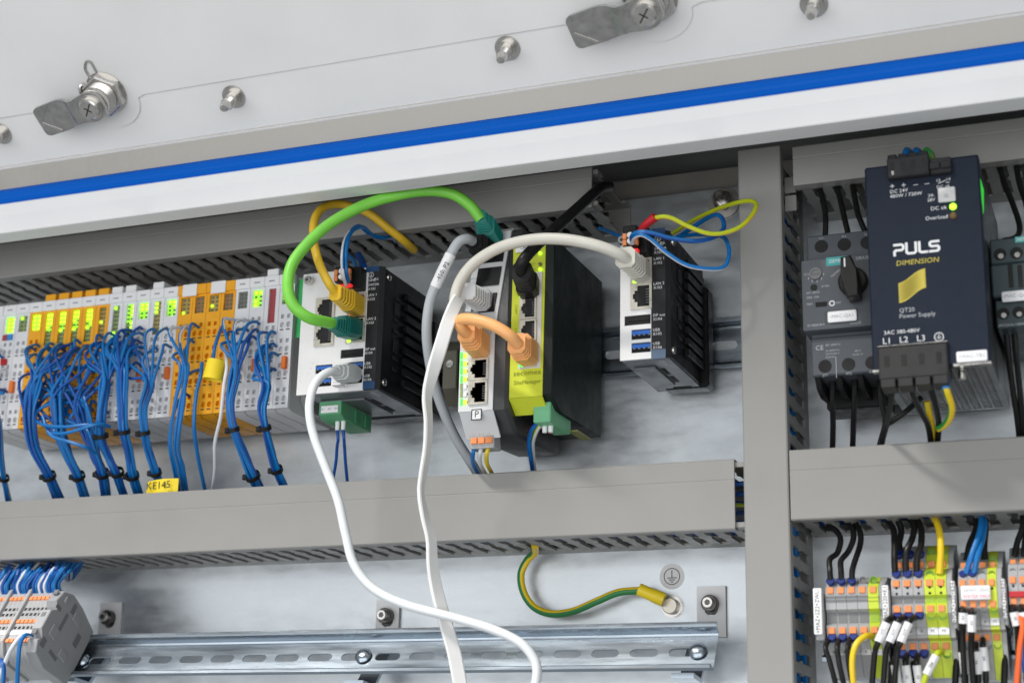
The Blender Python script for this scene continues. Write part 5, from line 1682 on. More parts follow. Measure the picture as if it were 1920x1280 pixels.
for s, px, py, sz in (('I/O 3RV2', 1512, 550, 2.0), ('CB6 10A', 1512, 558.5, 2.0), ('TEST', 1512, 571, 1.8), ('OFF', 1567, 568, 1.8), ('A/10A', 1540, 537, 1.8), ('S/1902018 MDSH', 1514, 611, 2.0), ('RV2021', 1594, 606, 2.0), ('TRIPPED', 1558, 520, 1.9), ('12.5', 1507, 515, 1.8)):
    p = at(px, py, MD)
    o = text(s, face, mo, p[0], MD + .08, p[2], sz, INKDW, align='LEFT')
    if s == 'TRIPPED':
        o.rotation_euler = (math.radians(90), math.radians(-38), 0)
for s, px, py, sz in (('CE', 1529, 653, 4.0), ('IEC 60947-2', 1548, 647.5, 1.7), ('UL 60947-4-1', 1548, 658, 1.5), ('CAT.B AC-3', 1548, 664, 1.5), ('50/60 Hz', 1548, 670, 1.5), ('CLASS 10', 1598, 665, 1.5), ('400 V', 1602, 658, 1.5)):
    p = at(px, py, LD)
    text(s, lowb, mo, p[0], LD + .08, p[2], sz, INKDW, align='LEFT')
p = at(1568, 690, LD)
MB(mo).box(p[0] - .15, p[0] + .15, LD, LD + .1, p[2] - 6, p[2] + 7).obj('dividing_line', INKDW, lowb)
p = at(1529, 513, MD)
m = MB(mo)
m.lathe((p[0], MD - .2, p[2]), (0, 1, 0), [(0, 3.7), (1.0, 3.7), (1.0, 2.6), (.4, 2.6)], 18)
m.box(p[0] - 2, p[0] + 2, MD + .35, MD + .7, p[2] - .35, p[2] + .35)
m.obj('dial', GREYHOLE, face)
m = MB(mo)
for q in range(5):
    an = math.radians(-150 + q * 35)
    m.box(p[0] + 5 * math.cos(an) - .2, p[0] + 5 * math.cos(an) + .2, MD, MD + .1, p[2] + 5 * math.sin(an) - .7, p[2] + 5 * math.sin(an) + .7)
m.obj('print', INKDW, face)
p = at(1526, 539, MD)
MB(mo).lathe((p[0], MD - .2, p[2]), (0, 1, 0), [(0, 2.2), (.3, 2.2)], 12).obj('test_hole', HOLE, face)
a, c, e, g = rect(MD, 1529, 567, 1551, 574)
MB(mo).box(a, c, MD, MD + .15, e, g).obj('test_slot', HOLE, face)
p = at(1560, 568.5, MD)
MB(mo).lathe((p[0], MD, p[2]), (0, 1, 0), [(0, 1.1), (.1, 1.1), (.1, 1.8), (0, 1.8)], 16, capped=False).obj('off_ring', INKW, face)
a, c, e, g = rect(MD, 1546, 584, 1609, 604)
MB(mo).box(a, c, MD, MD + .3, e, g, .1).obj('label_frame', mat('starter_dark', (0.05, 0.055, 0.062), .5), face)
a, c, e, g = rect(MD, 1552, 585.5, 1607, 601)
MB(mo).box(a, c, MD + .2, MD + 1.2, e, g, .8, seg=2).obj('label', PAPER, face)
text('-MAC-QA1', face, mo, (a + c) / 2, MD + 1.25, (e + g) / 2, 2.9, INKG)
# ------------------------------------------------------------------ contactor cut by the right edge
KD = 92
kx = at(1859, 520, KD)[0]
ko = (kx + 22, 9, -60)
kt = thing('contactor', 'dark green-grey contactor at the right picture edge', 'contactor', ko)
zt, zm, zb = at(1858, 449, KD)[2], at(1860, 500, KD)[2], at(1866, 616, KD)[2]
m = MB(ko)
m.box(kx, kx + 45, 20, KD, zm + 1, zt, .9)
m.box(kx, kx + 45, 20, KD + 3, zb + 18, zm, .9)
m.box(kx + 1, kx + 45, 20, KD, zb, zb + 17, .9)
kb = m.obj('body', CONTACTORM, kt)
for k in range(4):
    p = at(1875 + k * 31, 477 - k * 2.5, KD)
    m = MB(ko)
    m.lathe((p[0], KD, p[2]), (0, 1, 0), [(-.2, 3.6), (.3, 3.6)], 18)
    m.obj('terminal_hole', HOLE, kb)
    m = MB(ko)
    m.lathe((p[0] + .4, KD + .3, p[2] - 1.2), (0, 1, 0), [(0, 1.8), (.4, 1.6)], 12)
    m.obj('screw', STEEL, kb)
    p = at(1881 + k * 29, 588 - k * 2.5, KD)
    MB(ko).lathe((p[0], KD, p[2]), (0, 1, 0), [(-.2, 3.5), (.3, 3.5)], 18).obj('terminal_hole', HOLE, kb)
    MB(ko).lathe((p[0] + .3, KD + .3, p[2] - 1.2), (0, 1, 0), [(0, 1.7), (.4, 1.5)], 12).obj('screw', STEEL, kb)
for k in range(3):
    a, c, e, g = rect(KD + 3, 1889 + k * 18, 497, 1901 + k * 18, 539)
    MB(ko).box(a, c, KD + 2.9, KD + 3.1, e, g).obj('window', HOLE, kb)
a, c, e, g = rect(KD + 3, 1878, 548, 1940, 562)
MB(ko).box(a, c, KD + 3, KD + 4.2, e, g, .8, seg=2).obj('label', PAPER, kt)
text('-MAC-QA1', kt, ko, (a + c) / 2 - 1, KD + 4.25, (e + g) / 2, 3.0, INKG)
p = at(1903, 450, KD)
m = MB(ko)
m.box(p[0], p[0] + 14, KD + .02, KD + .2, p[2] - 1.8, p[2] + 1.8)
m.obj('brand_field', TEAL, kb)
text('SIEMENS', kb, ko, p[0] + .6, KD + .25, p[2], 2.9, INKW, align='LEFT')
p = at(1872, 611, KD)
text('3RT2016-1BB41', kb, ko, p[0], KD + .1, p[2], 2.2, INKDW, align='LEFT')

# ------------------------------------------------------------------ black wires of the right half
ui = 0
for pts, lab in (
        ([(1537, 352, 58), (1545, 385, 70), (1548, 410, 78), (1547, 447, 80)], 'leftmost black wire from the duct down into the motor starter'),
        ([(1569, 348, 58), (1578, 385, 70), (1584, 412, 78), (1592, 445, 80)], 'middle black wire from the duct down into the motor starter'),
        ([(1598, 345, 58), (1604, 378, 70), (1610, 405, 78), (1625, 440, 80)], 'right black wire from the duct down into the motor starter'),
        ([(1561, 712, 74), (1561, 760, 66), (1562, 800, 56), (1560, 870, 40)], 'left black wire below the motor starter'),
        ([(1603, 706, 74), (1602, 760, 66), (1600, 800, 56), (1598, 870, 40)], 'second black wire below the motor starter'),
        ([(1649, 700, 70), (1652, 750, 66), (1660, 790, 62), (1652, 825, 54), (1640, 870, 40)], 'black wire below the motor starter bending beside the power supply'),
        ([(1874, 312, 58), (1884, 345, 66), (1900, 385, 74), (1912, 425, 80), (1905, 445, 84), (1880, 452, 84)], 'bent black wire from the duct into the contactor'),
        ([(1905, 308, 58), (1912, 345, 66), (1926, 390, 76), (1930, 440, 84)], 'black wire beside the bent one above the contactor'),
        ([(1886, 612, 78), (1890, 660, 74), (1899, 730, 62), (1908, 790, 52), (1915, 860, 40)], 'left black wire below the contactor'),
        ([(1900, 610, 78), (1905, 660, 74), (1912, 730, 62), (1918, 790, 52), (1922, 860, 40)], 'second black wire below the contactor')):
    cord(lab, 'wire', pts, 1.75, WBLACK, 'wire', 8, group='black wires of the right half')
for k, (pts, lab) in enumerate((
        ([(1674, 712, 122), (1672, 740, 116), (1666, 775, 100), (1658, 805, 80), (1648, 860, 44)], 'left black wire from the power supply input'),
        ([(1706, 712, 122), (1712, 740, 112), (1726, 770, 96), (1742, 805, 76), (1748, 870, 44)], 'middle black wire from the power supply input'),
        ([(1740, 708, 122), (1748, 735, 112), (1758, 775, 96), (1760, 805, 76), (1754, 870, 44)], 'right black wire from the power supply input'),
        ([(1728, 745, 80), (1700, 770, 84), (1672, 790, 84), (1662, 798, 80), (1654, 830, 60)], 'slanting black wire below the power supply'))):
    cord(lab, 'wire', pts, 1.75, WBLACK, 'wire', 8, group='black wires of the power supply')
t, o = cord('green and yellow earth wire with blue ferrule below the power supply', 'earth wire', [(1772, 722, 122), (1777, 738, 120), (1784, 760, 112), (1782, 780, 102), (1772, 796, 90), (1760, 803, 80)], 2.0, [WYEL, mat('wire_bright_green', (.03, .33, .05), .42)], 'earth_wire', 12, lambda k, i: 1 if i < 6 else 0)
m = MB(o)
p = at(1772, 716, 122)
m.lathe((p[0], 122, p[2] + 2), (0.05, 0, -1), [(0, 2.6), (6, 2.4)], 12)
m.obj('ferrule', BLUEP, t)
cord('second green and yellow earth wire dropping behind the power supply wires', 'earth wire', [(1738, 752, 88), (1742, 775, 84), (1748, 800, 74), (1751, 830, 60), (1752, 880, 42)], 2.0, [WYEL, mat('wire_bright_green', (.03, .33, .05), .42)], 'earth_wire', 12, lambda k, i: 1 if i < 5 else 0)
for k, (px, mm, lab) in enumerate(((1700, [WBLUE, WBLUE2], 'blue wire arching out of the power supply top'), (1718, [WBLUE, WWHITE], 'blue and white wire arching out of the power supply top'), (1737, [mat('wire_bright_green', (.03, .33, .05), .42), WYEL], 'green and yellow wire arching out of the power supply top'))):
    cord(lab, 'wire', [(px - 4 + k * 4, 300, 122), (px - 2 + k * 2, 288, 118), (px, 282, 108), (px + 8, 288, 94), (px + 16, 310, 74), (px + 20, 330, 55)], 1.9, mm, 'wire', 10, two_tone(10, .3, .02), group='wires of the power supply top')

# ------------------------------------------------------------------ terminal blocks on the lower right
rail3 = thing('mounting_rail', 'zinc rail mostly hidden behind the lower right terminal blocks', 'mounting rail', (760, 1.5, -252), 'zinc mounting rails')
instance('rail', rail_mesh(-152, 160, 4, 'rail'), rail3, (0, 22, 0))


def row_z(px, py, d):
    return at(px, py, d)[2]


def terminal(label, x0, w, body, prof, rows, group, org):
    t = thing('terminal_block', label, 'terminal', (x0, 20, org), group)
    oo = (x0, 20, org)
    m = MB(oo)
    m.prism(prof, 'x', x0 + .1, x0 + w - .1)
    m.obj('body', body, t)
    cx = x0 + w / 2
    for kind, z, d in rows:
        m = MB(oo)
        if kind == 'lever':
            m.box(cx - w * .33, cx + w * .30, d - 1, d + .9, z - 1.9, z + 1.9, .3)
            m.obj('release_lever', LEVER2, t)
        elif kind in ('hole', 'gyhole'):
            m.lathe((cx, d - .4, z), (0, 1, 0), [(0, w * .36), (.8, w * .40), (.85, w * .30), (.1, w * .26)], 14)
            m.obj('wire_hole', GREYHOLE if kind == 'hole' else mat('green_recess', (0.16, 0.30, 0.02), .5), t)
        elif kind == 'ferrule':
            m.lathe((cx, d - .6, z), (0, .75, .5), [(0, w * .34), (3.2, w * .42), (3.6, w * .36)], 12)
            m.obj('ferrule', FERBLUE, t)
        elif kind == 'funnel':
            m.box(cx - w * .42, cx + w * .42, d - .6, d + .25, z - 3.6, z + 3.6, .2)
            m.obj('bridge_shaft', MIDGREY if body is GREYP else mat('green_shaft', (.30, .45, .03), .5), t)
        elif kind == 'dot':
            m.lathe((cx, d - .2, z), (0, 1, 0), [(0, .8), (.3, .8)], 8)
            m.obj('test_hole', HOLE, t)
        elif kind == 'strip':
            m.box(x0 + .1, x0 + w - .1, d - .3, d + .5, z - 2.1, z + 2.1, .2)
            st_ = m.obj('marker_strip', GREYP if body is GREYP else PAPER, t)
            text('PE' if body is not GREYP else '8', t, oo, cx, d + .55, z, 2.3, INK)
        elif kind == 'ridge':
            m.box(x0 + .1, x0 + w - .1, d - .5, d + .7, z - .5, z + .5)
            m.obj('ridge', MIDGREY if body is GREYP else body, t)
        else:
            m.bm.free()
    return t


def marker_plate(label, px0, py0, px1, py1, d, words):
    a, c, e, g = rect(d, px0, py0, px1, py1)
    oo = ((a + c) / 2, d - 20, (e + g) / 2)
    t = thing('group_marker', label, 'marker', oo, 'lettered group markers of the terminal blocks')
    MB(oo).box(a, c, d - 3, d + .8, e, g, .7, seg=2).obj('plate', PAPER, t)
    MB(oo).box(a + .6, c + .4, d - 34, d - 3, e - 3, g - 2, .5).obj('holder', GREYP, t)
    w = text(words, t, oo, (a + c) / 2, d + .85, (e + g) / 2, 3.4, INK, sx=.92)
    w.rotation_euler = (math.radians(90), math.radians(-90), 0)
    return t


def run(group, px0, pyref, d, w, kinds, rows, prof, labels):
    x0 = at(px0, pyref, d)[0]
    for i, k in enumerate(kinds):
        rr = []
        for kind, py, dd, only in rows:
            if only and k not in only:
                continue
            kk = kind
            if k == 'g' and kind in ('hole',):
                kk = 'gyhole'
            rr.append((kk, row_z(px0, py, dd), dd))
        terminal(labels[i], x0 + i * w, w, GYGREEN if k == 'g' else GREYP, prof, rr, group, prof[0][1])
    return x0, x0 + len(kinds) * w


D1 = 64
z_ = lambda y, d, px=1560: row_z(px, y, d)
prof1 = [(30, z_(1080, 50)), (52, z_(1084, 52)), (D1 - 3, z_(1096, D1 - 3)), (D1, z_(1104, D1)), (D1, z_(1142, D1)), (D1 - 3, z_(1148, D1 - 3)), (D1 - 3, z_(1168, D1 - 3)), (D1, z_(1172, D1)), (D1 - 2, z_(1204, D1 - 2)), (D1 - 8, z_(1236, D1 - 8)), (50, z_(1270, 50)), (30, z_(1275, 30))]
x1a, x1b = run('terminal blocks in the lower right rows', 1547, 1100, D1, 6.2, 'kkkbg',
               [('ferrule', 1094, D1 - 3, 'k'), ('hole', 1090, D1 - 3.4, 'bg'), ('lever', 1107, D1, None), ('ridge', 1119, D1, None), ('ridge', 1126, D1, None), ('funnel', 1157, D1 - 2.9, None), ('lever', 1182, D1 - .4, None), ('ferrule', 1199, D1 - 1.8, 'k'), ('hole', 1197, D1 - 1.6, 'bg'), ('strip', 1222, D1 - 5, None)],
               prof1, ['grey terminal block, leftmost of the first group, beside the white lettered marker', 'second grey terminal block of the first group', 'third grey terminal block of the first group', 'grey terminal block without wires in the first group', 'green and yellow terminal block ending the first group'])
marker_plate('white lettered marker at the left end of the first terminal group', 1524, 1102, 1543, 1189, 68, '+MAZ+2Z2+ZWL-')
t = thing('end_plate', 'grey end plate right of the first terminal group', 'end plate', (x1b, 30, -250), 'end plates of the terminal blocks')
MB((x1b, 30, -250)).prism([(d - .5, z) for d, z in prof1], 'x', x1b, x1b + 3.5).obj('plate', GREYP, t)
D2 = 66
z2 = lambda y, d: row_z(1680, y, d)
prof2 = [(28, z2(1022, 34)), (42, z2(1026, 42)), (50, z2(1044, 50)), (52, z2(1066, 52)), (D2 - 6, z2(1070, D2 - 6)), (D2 - 1, z2(1088, D2 - 1)), (D2, z2(1094, D2)), (D2, z2(1116, D2)), (D2 - 2, z2(1120, D2 - 2)), (D2 - 2, z2(1131, D2 - 2)), (D2, z2(1134, D2)), (D2, z2(1150, D2)), (D2 - 5, z2(1172, D2 - 5)),
         (D2 - 6, z2(1196, D2 - 6)), (D2 - 12, z2(1202, D2 - 12)), (D2 - 12, z2(1222, D2 - 12)), (D2 - 18, z2(1270, D2 - 18)), (28, z2(1272, 28))]
x2a, x2b = run('terminal blocks in the lower right rows', 1669.5, 1080, D2, 6.25, 'kkkgg',
               [('ferrule', 1044, 50, 'k'), ('hole', 1040, 49, 'g'), ('lever', 1060, 52, None), ('ferrule', 1081, D2 - 4, 'k'), ('hole', 1078, D2 - 3.5, 'g'), ('lever', 1094, D2, None), ('dot', 1102, D2, None), ('dot', 1113, D2, None), ('funnel', 1124, D2 - 1.9, None), ('lever', 1142, D2, None), ('ferrule', 1157, D2 - 2, 'k'), ('hole', 1156, D2 - 1.4, 'g'), ('strip', 1184, D2 - 5.2, None), ('lever', 1212, D2 - 12, None), ('ferrule', 1229, D2 - 12.6, 'k'), ('hole', 1227, D2 - 12.6, 'g')],
               prof2, ['first grey terminal block of the second group, right of the lettered marker', 'second grey terminal block of the second group', 'third grey terminal block of the second group', 'first green and yellow terminal block of the second group', 'green and yellow terminal block with the yellow wire'])
marker_plate('white lettered marker at the left end of the second terminal group', 1653, 1096, 1668, 1160, 69, '+MAZ+220+K13-')
t = thing('end_plate', 'grey end plate right of the second terminal group', 'end plate', (x2b, 30, -250), 'end plates of the terminal blocks')
MB((x2b, 30, -250)).prism([(d - .5, z) for d, z in prof2], 'x', x2b, x2b + 3.0).obj('plate', GREYP, t)
z3 = lambda y, d: row_z(1805, y, d)
prof3 = [(28, z3(1032, 34)), (44, z3(1036, 44)), (52, z3(1056, 52)), (54, z3(1064, 54)), (D2 - 6, z3(1066, D2 - 6)), (D2 - 1, z3(1086, D2 - 1)), (D2, z3(1092, D2)), (D2, z3(1140, D2)), (D2 - 5, z3(1158, D2 - 5)), (D2 - 6, z3(1180, D2 - 6)), (D2 - 12, z3(1186, D2 - 12)), (D2 - 12, z3(1206, D2 - 12)), (D2 - 18, z3(1275, D2 - 18)), (28, z3(1278, 28))]
rows3 = [('hole', 1050, 51.5, None), ('lever', 1061, 54, None), ('ferrule', 1081, D2 - 4, 'f'), ('hole', 1078, D2 - 3.5, 'kg'), ('lever', 1093, D2, None), ('dot', 1104, D2, None), ('lever', 1133, D2, None), ('hole', 1146, D2 - 1.4, None), ('strip', 1166, D2 - 5.2, None), ('lever', 1195, D2 - 12, None), ('hole', 1210, D2 - 12.6, None)]
x3a, x3b = run('terminal blocks in the lower right rows', 1796, 1090, D2, 5.3, 'ffkg', rows3, prof3, ['grey terminal block with the left blue wire in the third group', 'grey terminal block with the right blue wire in the third group', 'grey terminal block without blue wire in the third group', 'green and yellow terminal block ending the third group'])
marker_plate('grey-white lettered marker at the left end of the third terminal group', 1782, 1088, 1794, 1166, 69, '+MAZ+220+KE4-')
t = thing('end_plate', 'grey end plate right of the third terminal group', 'end plate', (x3b, 30, -250), 'end plates of the terminal blocks')
MB((x3b, 30, -250)).prism([(d - .5, z) for d, z in prof3], 'x', x3b, x3b + 2.6).obj('plate', GREYP, t)
x4a, x4b = run('terminal blocks in the lower right rows', 1890, 1088, D2, 5.3, 'kkk', [(k, y - 6, d, None) for k, y, d, _ in rows3 if k != 'ferrule'], [(d, z + 1.6) for d, z in prof3], ['first grey terminal block of the fourth group at the right picture edge', 'second grey terminal block of the fourth group at the right picture edge', 'third grey terminal block of the fourth group cut by the picture edge'])
marker_plate('lettered marker at the left end of the fourth terminal group', 1877, 1084, 1889, 1160, 69, '+MAZ+220+KE5-')
a, c, e, g = rect(D2 + 2, 1892, 1108, 1935, 1118)
t = thing('red_bridge', 'red plug-in bridge on the fourth terminal group', 'bridge', ((a + c) / 2, D2, e))
MB(((a + c) / 2, D2, e)).box(a, c, D2 - .5, D2 + 2, e, g, .3).obj('bar', REDP, t)
a, c, e, g = rect(D2 + 3, 1800, 1097, 1858, 1123)
t = thing('caption_label', 'white label with red lettering on the third terminal group', 'label', ((a + c) / 2, D2, (e + g) / 2))
lo = ((a + c) / 2, D2, (e + g) / 2)
MB(lo).box(a, c, D2 + .9, D2 + 3, e, g, 1.0, seg=2).obj('plate', PAPER, t)
text('24VDC USV1', t, lo, lo[0] + .5, D2 + 3.05, lo[2] + 1.2, 2.4, INKG)
text('WATER VALV', t, lo, lo[0] + .5, D2 + 3.05, lo[2] - 2.2, 2.4, INKR)

TW = 'wires of the lower right terminal blocks'
for k, (pts, mm, r, lab) in enumerate((
        ([(1552, 985, 46), (1568, 995, 50), (1576, 1012, 52), (1570, 1036, 54), (1556, 1048, 58), (1556, 1070, 62), (1558, 1094, 62)], WBLACK, 1.75, 'left black wire curving into the first terminal group'),
        ([(1586, 978, 46), (1598, 990, 50), (1600, 1010, 52), (1590, 1034, 54), (1577, 1050, 58), (1577, 1070, 62), (1578, 1093, 62)], WBLACK, 1.75, 'middle black wire curving into the first terminal group'),
        ([(1604, 980, 46), (1613, 998, 50), (1613, 1020, 52), (1604, 1048, 57), (1598, 1070, 62), (1598, 1091, 62)], WBLACK, 1.75, 'right black wire curving into the first terminal group'),
        ([(1664, 975, 46), (1675, 992, 54), (1677, 1020, 60), (1677, 1050, 64), (1679, 1080, 62)], WBLACK, 1.9, 'left black wire dropping into the second terminal group'),
        ([(1702, 970, 46), (1714, 986, 54), (1710, 1010, 60), (1699, 1036, 64), (1699, 1080, 62)], WBLACK, 1.9, 'middle black wire dropping into the second terminal group'),
        ([(1716, 968, 46), (1727, 990, 54), (1727, 1020, 60), (1720, 1045, 64), (1719, 1079, 62)], WBLACK, 1.9, 'right black wire dropping into the second terminal group'),
        ([(1684, 975, 46), (1690, 995, 46), (1686, 1020, 48), (1690, 1045, 50)], WBLACK, 1.9, 'black wire behind, into the second terminal group'),
        ([(1747, 965, 46), (1756, 978, 54), (1762, 1000, 60), (1764, 1030, 64), (1762, 1075, 63)], WYEL, 2.0, 'thick yellow wire into the green and yellow terminal block'),
        ([(1836, 958, 46), (1840, 975, 54), (1836, 1000, 60), (1822, 1040, 64), (1811, 1075, 63)], WBLUE, 1.7, 'left blue wire into the third terminal group'),
        ([(1840, 958, 46), (1846, 980, 52), (1842, 1010, 58), (1832, 1045, 64), (1826, 1075, 63)], WBLUE, 1.7, 'right blue wire into the third terminal group'),
        ([(1830, 965, 44), (1830, 990, 46), (1818, 1020, 50), (1812, 1050, 52)], WBLACK, 1.8, 'black wire behind the blue ones, left'),
        ([(1846, 962, 44), (1848, 990, 46), (1846, 1020, 50), (1846, 1048, 52)], WBLACK, 1.8, 'black wire behind the blue ones, right'),
        ([(1916, 950, 46), (1918, 985, 50), (1908, 1015, 52), (1902, 1042, 54)], WBLACK, 1.8, 'black wire into the fourth terminal group'),
        ([(1926, 955, 46), (1928, 990, 50), (1922, 1015, 52), (1920, 1042, 54)], WBLACK, 1.8, 'second black wire into the fourth terminal group'),
        ([(1553, 1200, 64), (1548, 1214, 70), (1556, 1240, 70), (1568, 1285, 66)], WBLACK, 1.6, 'left black wire leaving the first terminal group downwards'),
        ([(1573, 1199, 64), (1570, 1214, 70), (1574, 1245, 70), (1584, 1290, 66)], WBLACK, 1.6, 'middle black wire leaving the first terminal group downwards'),
        ([(1594, 1197, 64), (1590, 1214, 70), (1592, 1245, 70), (1600, 1290, 66)], WBLACK, 1.6, 'right black wire leaving the first terminal group downwards'),
        ([(1634, 1192, 64), (1622, 1192, 70), (1605, 1208, 74), (1598, 1240, 74), (1602, 1300, 70)], WYEL, 1.75, 'yellow wire arching down from the first terminal group'),
        ([(1668, 1215, 50), (1672, 1250, 54), (1668, 1300, 52)], WBLACK, 1.9, 'black wire hanging in the gap left of the second terminal group'),
        ([(1712, 1236, 50), (1716, 1262, 52), (1712, 1300, 50)], WBLACK, 1.9, 'black wire hanging between the low white sleeves'),
        ([(1790, 1180, 46), (1793, 1230, 50), (1790, 1300, 50)], WBLACK, 1.9, 'black wire hanging in the gap left of the third terminal group'),
        ([(1880, 1178, 46), (1884, 1230, 50), (1882, 1300, 50)], WBLACK, 1.9, 'black wire hanging in the gap left of the fourth terminal group'),
        ([(1913, 1150, 70), (1918, 1172, 74), (1912, 1215, 74), (1906, 1290, 70)], WORANGE, 1.6, 'orange wire at the right picture edge'),
        ([(1908, 1165, 66), (1914, 1200, 68), (1922, 1260, 66)], WBLUE2, 1.4, 'dark blue wire behind the orange one'))):
    cord(lab, 'wire', pts, r, mm, 'wire', 10, group=TW)


def sleeved(lab, pts, s0, s1, words, mm=WBLACK, r=1.7):
    """wire with a white lettered sleeve over the stretch s0..s1 of its points"""
    t, o = cord(lab, 'wire', pts, r, mm, 'wire', 9, group='wires with white lettered sleeves')
    m = MB(o)
    A, B = Vector(at(*pts[s0])), Vector(at(*pts[s1]))
    m.tube([tuple(A), tuple((A + B) / 2), tuple(B)], r + .75, 10, 4)
    m.obj('marker_sleeve', PAPER, t)
    c = (A + B) / 2
    an = math.degrees(math.atan2(B.z - A.z, B.x - A.x))
    o2 = text(words, t, o, c.x, c.y + r + .95, c.z, 2.2, INK)
    o2.rotation_euler = (math.radians(90), -math.radians(an), 0)


for i, (px, w) in enumerate(((1676, 'L11'), (1697, 'L12'), (1718, 'L13'))):
    sleeved(('left', 'middle', 'right')[i] + ' black wire with slanting white sleeve below the second terminal group', [(px, 1157, 66), (px - 8, 1159, 73), (px - 14, 1167, 75), (px - 29, 1203, 76), (px - 36, 1225, 74), (px - 42, 1300, 68)], 2, 3, w)
for i, (px, w) in enumerate(((1680, '31'), (1700, '32'), (1721, '33'))):
    sleeved(('left', 'middle', 'right')[i] + ' low black wire with white sleeve at the picture bottom, second terminal group', [(px, 1228, 56), (px - 2, 1236, 62), (px - 2, 1246, 63), (px + 5, 1292, 60), (px + 6, 1310, 58)], 2, 3, w)
sleeved('green wire with slanting white sleeve from the green and yellow block', [(1766, 1222, 56), (1762, 1222, 62), (1755, 1228, 65), (1737, 1264, 66), (1728, 1300, 64)], 2, 3, 'PE2', WLIME)
for i, (px, y0, y1) in enumerate(((1806, 1146, 1168), (1822, 1150, 1184))):
    sleeved(('left', 'right')[i] + ' wire with upper white sleeve below the third terminal group', [(px - 1, y0 - 6, 66), (px - 1, y0 - 2, 72), (px, y0 + 2, 73), (px, y1, 72), (px - 1, y1 + 30, 68), (px + 4, 1300, 60)], 2, 3, '13')
for i, (px, y0, y1) in enumerate(((1805, 1222, 1262), (1829, 1220, 1262), (1843, 1212, 1256))):
    sleeved(('left', 'middle', 'right')[i] + ' wire with lower white sleeve below the third terminal group', [(px, y0 - 14, 56), (px, y0 - 6, 60), (px, y0, 61), (px + 5, y1, 58), (px + 6, 1310, 54)], 2, 3, '24')
for i, px in enumerate((1903, 1919)):
    sleeved(('left', 'right')[i] + ' wire with white sleeve below the fourth terminal group', [(px - 4, 1136, 66), (px - 3, 1142, 70), (px - 2, 1147, 71), (px + 4, 1172, 70), (px + 6, 1220, 64), (px + 6, 1290, 58)], 2, 3, '15')

# ------------------------------------------------------------------ terminal blocks at the lower left, clipped to the tilted rail
BLW = 3.5


def rl(name, label, cat, x, group=None):
    t = thing(name, label, cat, RC, group)
    t.rotation_euler = (TILT, 0, 0)
    return t


FH = 40
profs = [(2, 22), (28, 30), (36, 28), (FH, 22), (FH, -20), (34, -26), (26, -29), (2, -24)]


def thin_block(x, label):
    t = rl('thin_terminal_block', label, 'terminal', x, 'thin terminal blocks at the lower left')
    m = MB(RC)
    m.prism([(RC[1] + h, RC[2] + v) for h, v in profs], 'x', x + .08, x + BLW - .08)
    m.obj('body', GREYT, t)
    cx = x + BLW / 2
    for v in (17.5, -3.2, -20.0):
        m = MB(RC)
        m.box(cx - 1.4, cx + 1.4, RC[1] + FH - .5, RC[1] + FH + 1, RC[2] + v - 1.5, RC[2] + v + 1.5, .2)
        m.obj('release_lever', LEVER2, t)
    m = MB(RC)
    for v in (23, 8, 3.2, -8.5):
        m.box(cx - 1.0, cx + 1.0, RC[1] + FH - (3.6 if v > 20 else .5), RC[1] + FH + (-1.0 if v > 20 else .12), RC[2] + v - 1.2, RC[2] + v + 1.2)
    m.obj('wire_hole', HOLE, t)
    m = MB(RC)
    m.box(cx - 1.6, cx + 1.6, RC[1] + FH - .2, RC[1] + FH + .5, RC[2] - 14.6, RC[2] - 11.2)
    m.obj('marker_strip', PAPER, t)
    return t


XE = 91.0
xs_list = [XE - 9 - BLW * (i + 1) for i in range(6)]
for i, x in enumerate(xs_list):
    thin_block(x, ORD[i] + ' thin grey terminal block counted leftwards from the tilted end bracket')
xb = xs_list[-1] - 3
for i in range(4):
    thin_block(xb - BLW * (i + 1), ORD[i] + ' thin terminal block left of the first tilted partition plate')
xc = xb - 4 * BLW - 3
for i in range(4):
    thin_block(xc - BLW * (i + 1), ORD[i] + ' thin terminal block left of the second tilted partition plate')
for k, x in enumerate((xs_list[-1] - 3, xc)):
    t = rl('partition_plate', ('grey partition plate between the thin terminal blocks, nearer the end bracket', 'grey partition plate between the thin terminal blocks, farther left')[k], 'partition plate', x, 'partition plates of the thin terminal blocks')
    m = MB(RC)
    m.prism([(RC[1] + h * 1.06, RC[2] + v * 1.08) for h, v in profs], 'x', x + .2, x + 2.8, b=.3)
    m.obj('plate', GREYT, t)
t = rl('end_bracket', 'tilted grey end bracket on the lower left rail', 'end bracket', XE)
m = MB(RC)
m.prism([(RC[1] + h, RC[2] + v) for h, v in [(-2, 21), (20, 25), (33, 26), (43, 21), (46, 10), (40, 6), (46, 2), (46, -14), (40, -18), (44, -22), (40, -30), (26, -33), (-2, -26)]], 'x', XE - 8.6, XE, b=.6)
eb = m.obj('body', GREYD, t)
m = MB(RC)
for (h, v, w_, hh) in ((38, 17, 3, 5), (34, -8, 8, 9), (20, 14, 9, 6), (16, -14, 9, 6)):
    m.box(XE - .1, XE + 1.2, RC[1] + h - w_ / 2, RC[1] + h + w_ / 2, RC[2] + v - hh / 2, RC[2] + v + hh / 2, .4)
m.obj('side_rib', GREYD, eb)
m = MB(RC)
for (h, v, w_, hh) in ((27, 18, 4, 8), (30, 4, 3, 14), (24, -20, 10, 3), (38, -20, 5, 7), (10, 4, 5, 10), (41, 8, 6, 3)):
    m.box(XE - .2, XE + .25, RC[1] + h - w_ / 2, RC[1] + h + w_ / 2, RC[2] + v - hh / 2, RC[2] + v + hh / 2)
m.obj('pocket', mat('pocket_grey', (0.17, 0.172, 0.18), .5), eb)
m = MB(RC)
for v in (18, -2, -17):
    m.box(XE - 6.4, XE - 2.4, RC[1] + 45, RC[1] + 46.2, RC[2] + v - 2, RC[2] + v + 2, .3)
